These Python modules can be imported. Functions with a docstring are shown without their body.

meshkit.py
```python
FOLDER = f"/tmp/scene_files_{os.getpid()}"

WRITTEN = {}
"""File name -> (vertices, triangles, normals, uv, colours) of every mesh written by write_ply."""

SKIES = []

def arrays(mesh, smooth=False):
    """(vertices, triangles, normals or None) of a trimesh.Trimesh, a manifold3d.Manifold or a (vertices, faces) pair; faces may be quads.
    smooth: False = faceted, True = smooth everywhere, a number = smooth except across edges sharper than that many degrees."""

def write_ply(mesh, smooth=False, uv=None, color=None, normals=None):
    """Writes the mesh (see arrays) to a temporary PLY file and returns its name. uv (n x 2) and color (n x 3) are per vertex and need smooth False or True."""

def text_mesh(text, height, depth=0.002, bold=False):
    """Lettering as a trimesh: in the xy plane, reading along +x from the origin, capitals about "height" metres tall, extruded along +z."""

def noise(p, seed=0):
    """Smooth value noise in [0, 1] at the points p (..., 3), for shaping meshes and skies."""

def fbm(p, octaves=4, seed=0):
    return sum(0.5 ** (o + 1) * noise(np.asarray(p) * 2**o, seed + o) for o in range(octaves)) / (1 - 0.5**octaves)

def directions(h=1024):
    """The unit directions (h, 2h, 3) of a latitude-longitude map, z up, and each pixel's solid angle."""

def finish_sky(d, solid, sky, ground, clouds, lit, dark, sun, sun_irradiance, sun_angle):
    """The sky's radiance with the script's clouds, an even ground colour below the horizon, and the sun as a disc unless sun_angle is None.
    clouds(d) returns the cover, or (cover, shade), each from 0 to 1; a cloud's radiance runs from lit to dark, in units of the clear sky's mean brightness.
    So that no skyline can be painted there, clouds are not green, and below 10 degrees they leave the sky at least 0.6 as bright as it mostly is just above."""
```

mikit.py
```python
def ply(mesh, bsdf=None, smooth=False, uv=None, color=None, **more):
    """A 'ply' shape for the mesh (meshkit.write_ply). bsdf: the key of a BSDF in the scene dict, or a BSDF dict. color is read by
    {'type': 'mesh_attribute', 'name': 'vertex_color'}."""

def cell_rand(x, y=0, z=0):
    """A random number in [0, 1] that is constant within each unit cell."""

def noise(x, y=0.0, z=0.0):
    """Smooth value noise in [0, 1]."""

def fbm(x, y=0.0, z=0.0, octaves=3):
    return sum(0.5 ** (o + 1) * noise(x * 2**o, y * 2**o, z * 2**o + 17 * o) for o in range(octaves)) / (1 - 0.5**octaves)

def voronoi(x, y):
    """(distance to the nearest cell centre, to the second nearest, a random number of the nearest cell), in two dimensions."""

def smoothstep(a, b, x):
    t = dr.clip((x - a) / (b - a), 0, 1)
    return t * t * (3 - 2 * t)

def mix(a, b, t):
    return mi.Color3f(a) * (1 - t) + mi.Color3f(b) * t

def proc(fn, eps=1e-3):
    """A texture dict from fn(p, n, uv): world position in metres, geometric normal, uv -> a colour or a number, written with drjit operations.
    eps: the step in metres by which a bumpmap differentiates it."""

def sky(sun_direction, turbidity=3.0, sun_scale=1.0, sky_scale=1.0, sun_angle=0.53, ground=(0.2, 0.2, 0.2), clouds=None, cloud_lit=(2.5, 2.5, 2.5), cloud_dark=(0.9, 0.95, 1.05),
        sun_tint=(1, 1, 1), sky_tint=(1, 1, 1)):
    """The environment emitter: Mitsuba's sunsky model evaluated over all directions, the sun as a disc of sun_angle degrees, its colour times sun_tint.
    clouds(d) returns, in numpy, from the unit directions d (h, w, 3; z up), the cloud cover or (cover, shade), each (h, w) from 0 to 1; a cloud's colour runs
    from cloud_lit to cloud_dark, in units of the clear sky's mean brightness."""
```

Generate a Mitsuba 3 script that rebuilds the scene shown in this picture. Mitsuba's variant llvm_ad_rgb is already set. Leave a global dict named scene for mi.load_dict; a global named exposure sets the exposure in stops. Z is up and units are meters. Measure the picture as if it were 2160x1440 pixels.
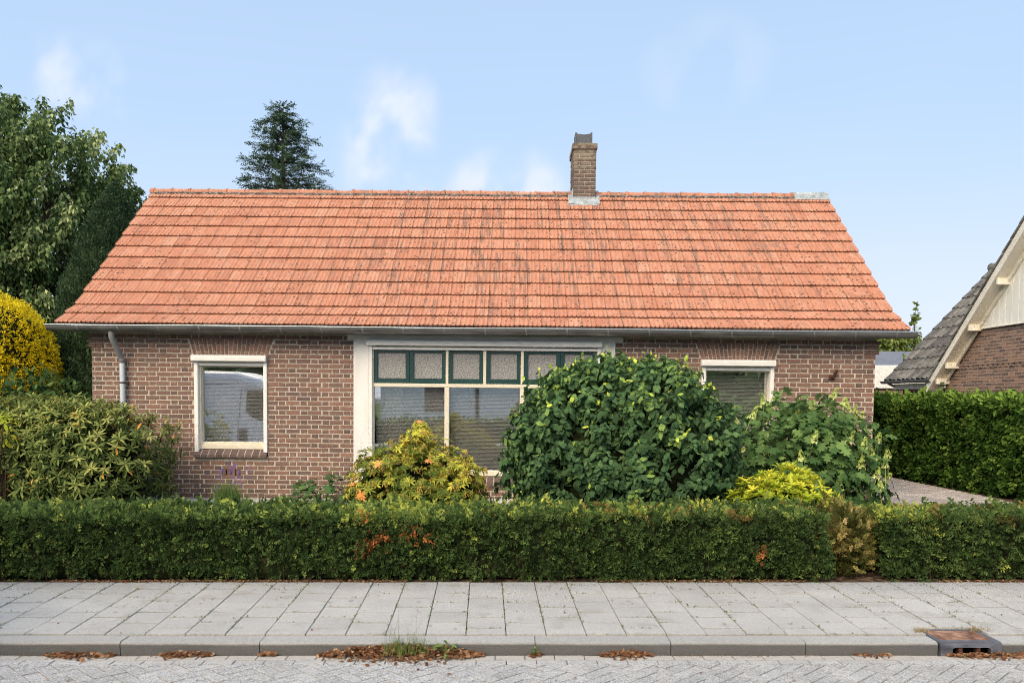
import math, numpy as np, trimesh, mitsuba as mi, drjit as dr, mikit, meshkit
from mikit import noise, fbm, voronoi, cell_rand, smoothstep, mix
from shapely.geometry import Polygon, box as sbox
from shapely import affinity
import manifold3d as m3

# ---------------------------------------------------------------- camera, sky, exposure
scene, labels = {}, {}
T4 = mi.ScalarTransform4f
CAM = np.array([0.0, 0.0, 1.745]); PITCH = math.radians(3.40)
scene['camera'] = {'type': 'perspective', 'fov': 2 * math.degrees(math.atan(1080 / 1830)), 'fov_axis': 'x',
    'principal_point_offset_x': 20.6 / 2160, 'principal_point_offset_y': -228.7 / 1440,
    'near_clip': 0.05, 'far_clip': 600.0,
    'to_world': T4().look_at(origin=CAM.tolist(), target=[0, math.cos(PITCH), 1.745 - math.sin(PITCH)], up=[0, 0, 1])}
exposure = 2.36

def clouds(d):
    x, y, z = d[..., 0], d[..., 1], np.maximum(d[..., 2], 0.02)
    q = np.stack([x / (z + .25), y / (z + .25), z * 0 + 3.1], -1)
    n = sum(.5 ** (o + 1) * meshkit.noise(q * 1.7 * 2 ** o + 9 * o, 4) for o in range(5)) / (1 - .5 ** 5)
    s = lambda a, b, v: np.clip((v - a) / (b - a), 0, 1) ** 2 * (3 - 2 * np.clip((v - a) / (b - a), 0, 1))
    az, el = np.degrees(np.arctan2(x, y)), np.degrees(np.arcsin(np.clip(d[..., 2], -1, 1)))
    veil = .70 + .05 * (n - .5) + .24 * s(30, 2, el)          # a thin high veil, denser towards the horizon
    w = sum(.5 ** (o + 1) * meshkit.noise(np.stack([(az - .4 * el) * .36 * 2 ** o, (el + .25 * az) * .30 * 2 ** o, az * 0 + 7 * o], -1), 7) for o in range(5)) / (1 - .5 ** 5)
    wisp = 0
    for a0, e0, ra, re, k in ((-7.4, 15.6, 3.6, 5.4, 1.0), (-6.2, 18.0, 2.6, 3.0, .8), (0.2, 13.0, 4.6, 3.4, 1.0), (-24.8, 18.0, 4.4, 2.6, 1.0), (-28.6, 19.2, 2.6, 1.5, .5), (13.0, 20.0, 5.0, 3.4, .25)):
        wisp = np.maximum(wisp, k * s(1.0, 0.0, ((az - a0) / ra) ** 2 + ((el - e0) / re) ** 2) * s(.34, .80, w))
    shade = np.clip(1 - s(18, -1, el) * .68 - .85 * wisp - .12 * (n - .5), 0, 1)       # shade 1: pale blue veil, 0: white
    return np.clip(veil + .3 * wisp, 0, 1), shade

scene['sky'] = mikit.sky([-0.34, -0.70, 0.60], turbidity=3.0, sun_scale=0.64, sky_scale=.92, sun_angle=46.0, clouds=clouds,
    cloud_lit=(2.36, 2.37, 2.52), cloud_dark=(1.52, 1.99, 2.66), sun_tint=(1.0, 1.0, .985), ground=(.2, .2, .19))

# ---------------------------------------------------------------- helpers
rng = np.random.default_rng(11)
YAW, ROLL = math.radians(-.58), math.radians(.566)
RH = np.array([[math.cos(YAW), -math.sin(YAW), 0], [math.sin(YAW), math.cos(YAW), 0], [0, 0, 1]]) @ \
     np.array([[math.cos(ROLL), 0, math.sin(ROLL)], [0, 1, 0], [-math.sin(ROLL), 0, math.cos(ROLL)]])
TH = np.array([0, 13.45, 0.0])
def hw(v): return np.asarray(v, float) @ RH.T + TH      # cottage coordinates (x along the facade, y into the house, z up) to the world

def proj(p):
    q = np.asarray(p, float) - CAM; f = np.array([0, math.cos(PITCH), -math.sin(PITCH)]); u = np.array([0, math.sin(PITCH), math.cos(PITCH)])
    d = q @ f
    return np.stack([1059.4 + 1830 * q[..., 0] / d, 948.7 - 1830 * (q @ u) / d], -1)

def free(key):
    if key not in scene and key not in labels: return key
    k = 1
    while f'{key}_{k:03d}' in scene or f'{key}_{k:03d}' in labels: k += 1
    return f'{key}_{k:03d}'
_count = {}
def piece(prefix):
    n = _count.get(prefix, 0); _count[prefix] = n + 1
    return prefix if n == 0 else f'{prefix}_{n:03d}'
def lab(key, label=None, cat=None, group=None, kind=None):
    d = {}
    if label: d['label'] = label
    if cat: d['category'] = cat
    if group: d['group'] = group
    if kind: d['kind'] = kind
    labels[key] = d
    return key

class MB:
    """Collects pieces of one mesh: vertices, triangles and a uv pair that carries per-piece random numbers to the material."""
    def __init__(s): s.v, s.f, s.u, s.n = [], [], [], 0
    def add(s, v, f, uv=(0.5, 0.5)):
        v = np.asarray(v, float); f = np.asarray(f, int)
        if f.shape[1] == 4: f = np.vstack([f[:, [0, 1, 2]], f[:, [0, 2, 3]]])
        uv = np.broadcast_to(np.asarray(uv, float), (len(v), 2))
        s.v.append(v); s.f.append(f + s.n); s.u.append(uv); s.n += len(v)
        return s
    def tm(s, m, uv=(0.5, 0.5)): return s.add(m.vertices, m.faces, uv)
    def box(s, x0, x1, y0, y1, z0, z1, uv=(0.5, 0.5), c=0.0, xf=None):
        v, f = cbox(x0, x1, y0, y1, z0, z1, c)
        return s.add(v if xf is None else xf(v), f, uv)
    def get(s): return np.vstack(s.v), np.vstack(s.f), np.vstack(s.u)
    def put(s, key, bsdf, smooth=False, xf=None, **kw):
        v, f, u = s.get()
        if xf is not None: v = xf(v)
        scene[key] = mikit.ply((v, f), bsdf, smooth=smooth, uv=u, **kw)
        return key

_CB = {}
def cbox(x0, x1, y0, y1, z0, z1, c=0.0):
    """A box, its edges cut at 45 degrees by c."""
    if c <= 0:
        v = np.array([[x, y, z] for x in (x0, x1) for y in (y0, y1) for z in (z0, z1)], float)
        return v, np.array([[0, 1, 3, 2], [4, 6, 7, 5], [0, 4, 5, 1], [2, 3, 7, 6], [0, 2, 6, 4], [1, 5, 7, 3]])
    lo, hi = np.array([x0, y0, z0], float), np.array([x1, y1, z1], float)
    c = min(c, *(.45 * (hi - lo)))
    if 't' not in _CB:
        pts = []
        for sx in (0, 1):
            for sy in (0, 1):
                for sz in (0, 1):
                    for k in range(3): pts.append((sx, sy, sz, k))
        P = np.array([[a * 2 - 1 if k != 0 else (a * 2 - 1) * 1.3 for a, k in ((p[0], 0 if p[3] == 0 else 1), (p[1], 0 if p[3] == 1 else 1), (p[2], 0 if p[3] == 2 else 1))] for p in pts])
        h = trimesh.convex.convex_hull(P)
        idx = [int(np.argmin(np.abs(P - q).sum(1))) for q in h.vertices]
        _CB['p'] = [pts[i] for i in idx]; _CB['t'] = np.array(h.faces)
    mid, half = (lo + hi) / 2, (hi - lo) / 2
    v = np.array([[mid[a] + (2 * p[a] - 1) * (half[a] - (0 if p[3] == a else c)) for a in range(3)] for p in _CB['p']])
    return v, _CB['t']

def tube(pts, r, sides=8, cap=True):
    p = np.asarray(pts, float); n = len(p); r = np.broadcast_to(np.asarray(r, float), (n,))
    t = np.gradient(p, axis=0); t /= np.linalg.norm(t, axis=1, keepdims=True) + 1e-12
    a = np.cross(t, [0.31, 0.22, 0.93]); bad = np.linalg.norm(a, axis=1) < .2
    a[bad] = np.cross(t[bad], [1.0, 0, 0.1]); a /= np.linalg.norm(a, axis=1, keepdims=True)
    b = np.cross(t, a); g = np.arange(sides) * 2 * np.pi / sides
    v = (p[:, None] + r[:, None, None] * (np.cos(g)[None, :, None] * a[:, None] + np.sin(g)[None, :, None] * b[:, None])).reshape(-1, 3)
    i, j = np.meshgrid(np.arange(n - 1), np.arange(sides), indexing='ij')
    q = np.stack([i * sides + j, i * sides + (j + 1) % sides, (i + 1) * sides + (j + 1) % sides, (i + 1) * sides + j], -1).reshape(-1, 4)
    f = np.vstack([q[:, [0, 1, 2]], q[:, [0, 2, 3]]])
    if cap:
        v = np.vstack([v, p[:1], p[-1:]]); e = len(v)
        k = np.arange(sides); o = (n - 1) * sides
        f = np.vstack([f, np.stack([(k + 1) % sides, k, k * 0 + e - 2], 1), np.stack([o + k, o + (k + 1) % sides, k * 0 + e - 1], 1)])
    return v, f

def unit(v): return v / (np.linalg.norm(v, axis=-1, keepdims=True) + 1e-12)
def frames(d, up):
    """Matrices whose y axis is d and whose z axis is as near to up as it can be."""
    y = unit(np.asarray(d, float)); x = unit(np.cross(y, up)); z = np.cross(x, y)
    return np.stack([x, y, z], -1)
def scatter(tpl, pos, M, scale, tone, kind=None):
    """Copies of a template (vertices, triangles, t per vertex) as arrays: uv.x is the copy's tone, uv.y its kind (or the template's t)."""
    v, f, t = tpl; n = len(pos); scale = np.asarray(scale, float)
    s = scale.reshape(n, 1, -1) if scale.ndim > 1 else np.broadcast_to(scale, (n,)).reshape(n, 1, 1)
    V = np.einsum('nij,nkj->nki', M, v[None] * s) + pos[:, None]
    F = f[None] + (np.arange(n) * len(v))[:, None, None]
    uv = np.empty((n, len(v), 2)); uv[..., 0] = np.asarray(tone).reshape(-1, 1)
    uv[..., 1] = t[None] if kind is None else np.asarray(kind).reshape(-1, 1)
    return V.reshape(-1, 3), F.reshape(-1, 3), uv.reshape(-1, 2)
def grid_leaf(rows, curl=0.0, fold=0.0, wave=0.0, seed=0):
    """A leaf blade of length 1 along y: rows = [(y, half width)], folded along the midrib, curled towards -z at the tip."""
    r = np.random.default_rng(seed); v, t = [], []
    for y, w in rows:
        zc = -curl * y * y
        for k in (-1, 0, 1): v.append((k * w, y, zc + abs(k) * fold * w + (r.normal() * wave * w if k else 0))); t.append(y)
    f = []
    for i in range(len(rows) - 1):
        for k in (0, 1):
            a = i * 3 + k; f += [(a, a + 1, a + 4), (a, a + 4, a + 3)]
    return np.array(v), np.array(f), np.array(t)
def rand_unit(n): return unit(rng.normal(size=(n, 3)))
def nz(p, s, seed=0): return meshkit.noise(np.asarray(p) * s, seed)
def shell(n, c, rad, p=2.4, lump=.1, ls=2.5, seed=0, lo=.72, zmin=None, front=False):
    """Points near the surface of a lumpy superellipsoid, with outward directions and depth (1 = at the surface)."""
    u = rand_unit(int(n * 2.6))
    if front: u = u[(u[:, 1] < .45)]
    r = (np.abs(u / rad) ** p).sum(1) ** (-1 / p)
    r *= 1 + lump * 2 * (nz(u + 7, ls, seed) - .5) + lump * .7 * 2 * (nz(u + 3, ls * 2.3, seed + 1) - .5)
    k = lo + (1.0 - lo) * rng.random(len(u)) ** .5
    q = np.array(c) + u * (r * k)[:, None]
    ok = np.ones(len(u), bool) if zmin is None else q[:, 2] > zmin
    q, u, k = q[ok][:n], u[ok][:n], k[ok][:n]
    out = unit(np.sign(u) * np.abs(u / rad) ** (p - 1) / rad)
    return q, out, (k - lo) / (1 - lo)
def blob(c, rad, p=2.4, lump=.1, ls=2.5, seed=0, k=.7, zmin=0.0):  # solid dark filler inside a shrub, in place of its shaded gaps
    s = trimesh.creation.icosphere(3); u = np.array(s.vertices)
    r = (np.abs(u / rad) ** p).sum(1) ** (-1 / p) * (1 + lump * 2 * (nz(u + 7, ls, seed) - .5) + .12 * (nz(u, 9, 3) - .5))
    v = np.array(c) + u * (r * k)[:, None]; v[:, 2] = np.maximum(v[:, 2], zmin)
    return v, np.array(s.faces)

# ---------------------------------------------------------------- materials
def rgb(c): return {'type': 'rgb', 'value': [float(x) for x in c]} if not callable(c) else mikit.proc(c)
def mat(key, color, rough=.7, spec=.4, metallic=0.0, bump=None, height=1.0, eps=1e-3, clear=0.0):
    b = {'type': 'principled', 'base_color': rgb(color), 'roughness': rough if not callable(rough) else mikit.proc(rough), 'specular': spec, 'metallic': metallic}
    if clear: b['clearcoat'] = clear; b['clearcoat_gloss'] = .8
    if bump is not None: b = {'type': 'bumpmap', 'texture': mikit.proc(bump, eps), 'scale': height, 'bsdf': b}
    scene[key] = {'type': 'twosided', 'bsdf': b}
def leafmat(key, color, rough=.45, trans=.7, gain=1.0):
    scene[key] = {'type': 'principledthin', 'base_color': mikit.proc(lambda p, n, uv: color(p, n, uv) * gain), 'roughness': rough, 'diff_trans': trans, 'eta': 1.35}

def C(*c): return mi.Color3f(*c)
def ramp(t, *stops):
    """Piecewise linear colour ramp: stops (position, colour)."""
    out = C(*stops[0][1])
    for (a, ca), (b, cb) in zip(stops[:-1], stops[1:]):
        out = mix(out, C(*cb), dr.clip((t - a) / (b - a), 0, 1))
    return out
def brick_c(p, n, uv):
    t = uv.x
    c = ramp(t, (0, (.118, .090, .082)), (.3, (.168, .109, .093)), (.65, (.215, .129, .103)), (1, (.27, .153, .116)))
    g = fbm(p.x * 55, p.y * 55, p.z * 90, 3)
    c = c * (.62 + .76 * g)
    bloom = smoothstep(.62, .9, noise(p.x * 1.9, p.y * 1.9 + 3, p.z * 2.6)) * smoothstep(.35, .75, fbm(p.x * 30, p.y * 30, p.z * 40))
    c = mix(c, C(.36, .27, .24), .38 * bloom)
    low = smoothstep(.80, .20, p.z) * smoothstep(.25, .7, fbm(p.x * 5, p.y * 5, p.z * 7))
    return mix(c, C(.085, .066, .058), .6 * low)
mat('mat_brick', brick_c, .86, .25, bump=lambda p, n, uv: fbm(p.x * 90, p.y * 90, p.z * 130, 3), height=.0022)
mat('mat_sill_brick', lambda p, n, uv: C(.115, .080, .072) * (.75 + .5 * uv.x) * (.7 + .6 * fbm(p.x * 60, p.y * 60, p.z * 60, 3)), .8, .3)
def mortar_c(p, n, uv):
    g = fbm(p.x * 40, p.y * 40, p.z * 40, 3)
    c = C(.52, .465, .385) * (.66 + .62 * g)
    st = smoothstep(.5, .85, fbm(p.x * 1.3, 2.0, p.z * 1.1, 3))
    return mix(c, C(.34, .29, .25), .35 * st)
mat('mat_mortar', mortar_c, .92, .2, bump=lambda p, n, uv: fbm(p.x * 120, p.y * 120, p.z * 120, 3), height=.002)
def tile_c(p, n, uv):
    t = uv.x; v = uv.y          # v: 0 at the lower lip, 1 at the top of the tile, negative on the lip's front
    c = ramp(t, (0, (.37, .155, .098)), (.45, (.465, .205, .126)), (.8, (.50, .243, .155)), (1, (.52, .295, .205)))
    c = c * (.84 + .32 * fbm(p.x * 9, p.y * 14, p.z * 14, 3))
    c = mix(c, C(.56, .35, .26), .35 * smoothstep(.45, .8, fbm(p.x * 22, p.y * 5, p.z * 5, 3)))
    # lichen streaks running down the slope, thickest around the middle of the roof, and small dark moss spots
    zone = dr.exp(-dr.square((p.x + .3) / 2.4)) * .8 + dr.exp(-dr.square((p.x - 4.2) / 2.2)) * .5 + .12
    up = smoothstep(2.9, 3.8, p.z) * .5 + .5
    streak = smoothstep(.54, .72, fbm(p.x * 17, p.z * 1.6 + 20, 3.0, 3) * .62 + .38 * noise(p.x * 60, p.z * 7, 1.0)) * zone * up
    c = mix(c, C(.17, .125, .10), dr.clip(1.0 * streak, 0, .62))
    d, _, which = voronoi(p.x * 15, p.z * 22)
    spot = dr.select(which > .82, smoothstep(.30, .16, d), 0) * smoothstep(.36, .62, noise(p.x * 1.4, p.z * 1.9, 5.0) * .6 + .4 * zone + .12)
    c = mix(c, C(.05, .043, .034), .9 * spot)
    # weathered, mossy lower lip, painted darker still for the shadow line of each row
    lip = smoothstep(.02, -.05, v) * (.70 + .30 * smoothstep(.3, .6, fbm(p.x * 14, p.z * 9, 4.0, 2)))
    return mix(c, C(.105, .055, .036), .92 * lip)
mat('mat_tile', tile_c, .8, .3, bump=lambda p, n, uv: fbm(p.x * 45, p.y * 45, p.z * 45, 2), height=.0008)
def ridge_mortar_c(p, n, uv):
    g = fbm(p.x * 30, p.y * 30, p.z * 30, 3)
    return ramp(g, (.25, (.035, .034, .03)), (.5, (.10, .097, .09)), (.74, (.27, .28, .28)))
mat('mat_ridge_mortar', ridge_mortar_c, .95, .2)
def stucco_c(p, n, uv):
    c = C(.77, .765, .745) * (.93 + .12 * fbm(p.x * 6, p.y * 6, p.z * 3, 3))
    return mix(c, C(.55, .53, .48), .22 * smoothstep(.5, .85, fbm(p.x * 9, 1.0, p.z * 1.3, 3)))
mat('mat_stucco', stucco_c, .9, .25, bump=lambda p, n, uv: fbm(p.x * 160, p.y * 160, p.z * 160, 2), height=.0016)
mat('mat_white_alu', lambda p, n, uv: C(.76, .755, .73) * (.95 + .08 * fbm(p.x * 4, p.y * 4, p.z * 4, 2)), .38, .5)
mat('mat_cream', lambda p, n, uv: C(.70, .645, .52) * (.92 + .12 * fbm(p.x * 5, p.y * 5, p.z * 9, 3)), .42, .5)
mat('mat_green_paint', lambda p, n, uv: C(.012, .048, .046) * (.8 + .4 * fbm(p.x * 6, p.y * 6, p.z * 6, 3)), .32, .5)
def zinc_c(p, n, uv):
    g = fbm(p.x * 3.5, p.y * 14, p.z * 14, 4)
    return ramp(g, (.25, (.13, .132, .135)), (.5, (.185, .188, .19)), (.8, (.27, .272, .27)))
mat('mat_zinc', zinc_c, .42, .5, metallic=.55)
mat('mat_pvc', lambda p, n, uv: C(.47, .53, .58) * (.9 + .18 * fbm(p.x * 8, p.y * 8, p.z * 2.5, 3)), .4, .5)
mat('mat_pipe_dark', lambda p, n, uv: C(.22, .225, .23) * (.8 + .4 * fbm(p.x * 9, p.y * 9, p.z * 5, 3)), .5, .5)
mat('mat_lead', lambda p, n, uv: ramp(fbm(p.x * 14, p.y * 14, p.z * 14, 3), (.2, (.22, .26, .28)), (.8, (.44, .49, .51))), .6, .4)
mat('mat_dark', (.012, .012, .012), .9, .1)
mat('mat_black_metal', (.03, .03, .032), .45, .5)
mat('mat_rust', lambda p, n, uv: ramp(fbm(p.x * 40, p.y * 40, p.z * 40, 3), (.2, (.03, .017, .014)), (.8, (.13, .055, .035))), .85, .3)
mat('mat_flue', lambda p, n, uv: C(.075, .082, .095) * (.8 + .4 * fbm(p.x * 12, p.y * 12, p.z * 12, 2)), .5, .5)
def chim_c(p, n, uv):
    c = mix(brick_c(p, n, uv) * .85, C(.14, .125, .11), .45)
    moss = smoothstep(.40, .58, fbm(p.x * 13, p.y * 13, p.z * 13, 4)) * smoothstep(5.65, 6.30, p.z + .5 * (fbm(p.x * 5, p.y * 5, p.z * 5) - .5))
    return mix(c, C(.24, .22, .165), .85 * moss)
mat('mat_chimney', chim_c, .92, .2, bump=lambda p, n, uv: fbm(p.x * 70, p.y * 70, p.z * 70, 3), height=.006)
def gable_brick_c(p, n, uv):
    u = dr.select(dr.abs(n.x) > .5, p.y, p.x); row = dr.floor(p.z / .072)
    uu = u / .24 + .5 * (row - 2 * dr.floor(row / 2)) + .08 * cell_rand(row, 3)
    fx, fz = uu - dr.floor(uu), p.z / .072 - row
    m = dr.maximum(smoothstep(.955, .985, fx), smoothstep(.84, .90, fz))
    r = cell_rand(dr.floor(uu), row)
    c = ramp(r, (0, (.14, .095, .08)), (.5, (.25, .155, .115)), (1, (.34, .205, .145))) * (.75 + .5 * fbm(p.x * 30, p.y * 30, p.z * 30))
    return mix(c, C(.47, .42, .36), m)
mat('mat_far_brick', gable_brick_c, .9, .25)
mat('mat_grey_tile', lambda p, n, uv: ramp(dr.clip(uv.x * .45 + .75 * fbm(p.x * 7, p.y * 7, p.z * 7, 4) - .08, 0, 1), (.15, (.060, .059, .058)), (.5, (.118, .115, .108)), (.85, (.225, .215, .195))), .85, .3)
mat('mat_board', lambda p, n, uv: C(.86, .85, .78) * (.90 + .08 * uv.x + .06 * fbm(p.y * 20, p.z * 1.5, 2.0, 2)), .6, .4)
mat('mat_barge', lambda p, n, uv: C(.83, .78, .67) * (.88 + .2 * fbm(p.x * 4, p.y * 4, p.z * 4, 3)), .6, .35)
# ground
def slab_c(p, n, uv):
    c = C(.35, .347, .335) * (.95 + .08 * uv.x)
    g = fbm(p.x * 150, p.y * 150, 1.0, 2)
    c = c * (.80 + .40 * g)
    c = c * (.88 + .24 * fbm(p.x * 2.2, p.y * 3.2, 4.0, 4))
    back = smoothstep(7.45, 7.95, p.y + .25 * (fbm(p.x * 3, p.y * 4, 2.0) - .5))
    c = mix(c, c * C(.72, .76, .82), .8 * back)  # hedge shade painted on: slabs darker and bluer towards the hedge
    blot = smoothstep(.62, .8, fbm(p.x * 7 + 9, p.y * 7, 8.0, 3))
    c = mix(c, C(.25, .24, .21), .42 * blot)
    d, e, w = voronoi(p.x * 3.1, p.y * 3.1)
    return mix(c, C(.13, .13, .125), dr.select(w > .80, .55 * smoothstep(.085, .05, d), 0))
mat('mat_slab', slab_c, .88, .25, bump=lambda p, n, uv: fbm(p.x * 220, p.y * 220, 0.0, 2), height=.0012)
def joint_c(p, n, uv):
    g = fbm(p.x * 25, p.y * 25, 1.0, 3)
    c = ramp(g, (.3, (.075, .068, .052)), (.7, (.19, .165, .12)))
    return mix(c, C(.15, .165, .045), .75 * smoothstep(.40, .62, fbm(p.x * 5, p.y * 5, 2.0, 3)))
mat('mat_joint', joint_c, .95, .15)
def kerb_c(p, n, uv):
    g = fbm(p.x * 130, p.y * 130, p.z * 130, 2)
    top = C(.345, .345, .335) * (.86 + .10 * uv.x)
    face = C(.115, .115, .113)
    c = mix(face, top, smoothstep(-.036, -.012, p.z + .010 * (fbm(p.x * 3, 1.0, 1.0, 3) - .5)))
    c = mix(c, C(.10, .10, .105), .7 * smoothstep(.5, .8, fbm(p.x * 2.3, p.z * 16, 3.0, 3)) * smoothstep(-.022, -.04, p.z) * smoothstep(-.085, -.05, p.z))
    return c * (.72 + .56 * g)
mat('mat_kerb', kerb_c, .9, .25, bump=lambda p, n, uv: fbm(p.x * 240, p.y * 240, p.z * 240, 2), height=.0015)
def paver_c(p, n, uv):
    d, e, w = voronoi(p.x * 120, p.y * 120)
    c = C(.33, .33, .327) * (.88 + .20 * uv.x)
    c = mix(c, C(.50, .505, .505), .65 * smoothstep(.55, .95, w))
    c = mix(c, C(.13, .13, .135), .6 * smoothstep(.30, .05, w))
    c = c * (.86 + .26 * fbm(p.x * 3, p.y * 3, 3.0, 3))
    dust = smoothstep(5.93, 6.08, p.y + .10 * (fbm(p.x * 2.6, p.y * 5, 2.0, 3) - .5))
    return mix(c, C(.36, .342, .312) * (.85 + .3 * fbm(p.x * 90, p.y * 90, 1.0, 2)), .82 * dust)
mat('mat_paver', paver_c, .9, .25, bump=lambda p, n, uv: fbm(p.x * 160, p.y * 160, 0.0, 2), height=.002)
mat('mat_road', lambda p, n, uv: C(.22, .215, .205) * (.7 + .6 * fbm(p.x * 60, p.y * 60, 1.0, 3)), .92, .2)
mat('mat_road_joint', lambda p, n, uv: ramp(fbm(p.x * 30, p.y * 30, 1.0, 3), (.3, (.055, .053, .045)), (.7, (.15, .14, .12))), .95, .15)
def clay_c(p, n, uv):
    c = ramp(uv.x, (0, (.22, .20, .195)), (.5, (.29, .265, .255)), (1, (.35, .32, .305)))
    return c * (.74 + .52 * fbm(p.x * 40, p.y * 40, 1.0, 3))
mat('mat_clay', clay_c, .9, .25)
def soil_c(p, n, uv):
    g = fbm(p.x * 22, p.y * 22, p.z * 22, 4)
    return ramp(g, (.28, (.022, .016, .012)), (.55, (.075, .052, .038)), (.8, (.17, .12, .085)))
mat('mat_soil', soil_c, .98, .1, bump=lambda p, n, uv: fbm(p.x * 50, p.y * 50, 0.0, 3), height=.03)
mat('mat_garden_path', lambda p, n, uv: C(.37, .36, .345) * (.65 + .7 * fbm(p.x * 18, p.y * 18, 1.0, 4)), .93, .2)
mat('mat_lawn', lambda p, n, uv: ramp(fbm(p.x * 3, p.y * 3, 1.0, 4), (.2, (.035, .06, .015)), (.8, (.09, .13, .035))), .95, .1)
# inside
mat('mat_room', (.30, .29, .27), .9, .2)
mat('mat_room_floor', (.16, .12, .09), .7, .3)
mat('mat_blind', (.60, .61, .60), .45, .5)
mat('mat_curtain', lambda p, n, uv: C(.68, .67, .63), .9, .2)
scene['mat_glass'] = {'type': 'thindielectric', 'int_ior': 4.2, 'ext_ior': 1.0}
def pebble(p, n, uv):
    d, e, w = voronoi(p.x * 52, p.z * 52)
    return (1 - smoothstep(.0, .75, d)) * (.6 + .4 * w)
scene['mat_pebble_glass'] = {'type': 'blendbsdf', 'weight': .62, 'a': {'type': 'thindielectric', 'int_ior': 1.5},
    'b': {'type': 'twosided', 'bsdf': {'type': 'bumpmap', 'texture': mikit.proc(pebble, 1.5e-3), 'scale': .0042,
          'bsdf': {'type': 'principled', 'base_color': mikit.proc(lambda p, n, uv: C(.50, .495, .49) * (.50 + .85 * pebble(p, n, uv))), 'roughness': .22, 'specular': .75}}}}  # sparkle of the pebbled glass painted into its colour as speckle
# foliage; uv.x = tone of the leaf, uv.y = kind
BROWN = (.34, .135, .05)
def yew_c(p, n, uv):
    c = ramp(uv.x, (0, (.022, .038, .015)), (.45, (.044, .076, .024)), (.75, (.095, .142, .042)), (1, (.27, .30, .060)))
    return mix(c, C(*BROWN) * (.6 + .8 * uv.x), smoothstep(.4, .7, uv.y))
leafmat('mat_yew', yew_c, .5, .55, gain=1.6)
leafmat('mat_tall_yew', lambda p, n, uv: ramp(uv.x, (0, (.014, .032, .008)), (.5, (.040, .085, .016)), (1, (.15, .23, .045))), .5, .5, gain=1.75)
leafmat('mat_dark_conifer', lambda p, n, uv: ramp(uv.x, (0, (.012, .022, .012)), (.6, (.026, .046, .023)), (1, (.060, .090, .045))), .55, .4, gain=2.2)
leafmat('mat_gold', lambda p, n, uv: ramp(uv.x, (0, (.16, .13, .008)), (.30, (.50, .39, .012)), (.65, (.78, .60, .016)), (1, (.88, .74, .05))), .55, .7, gain=1.12)
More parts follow.
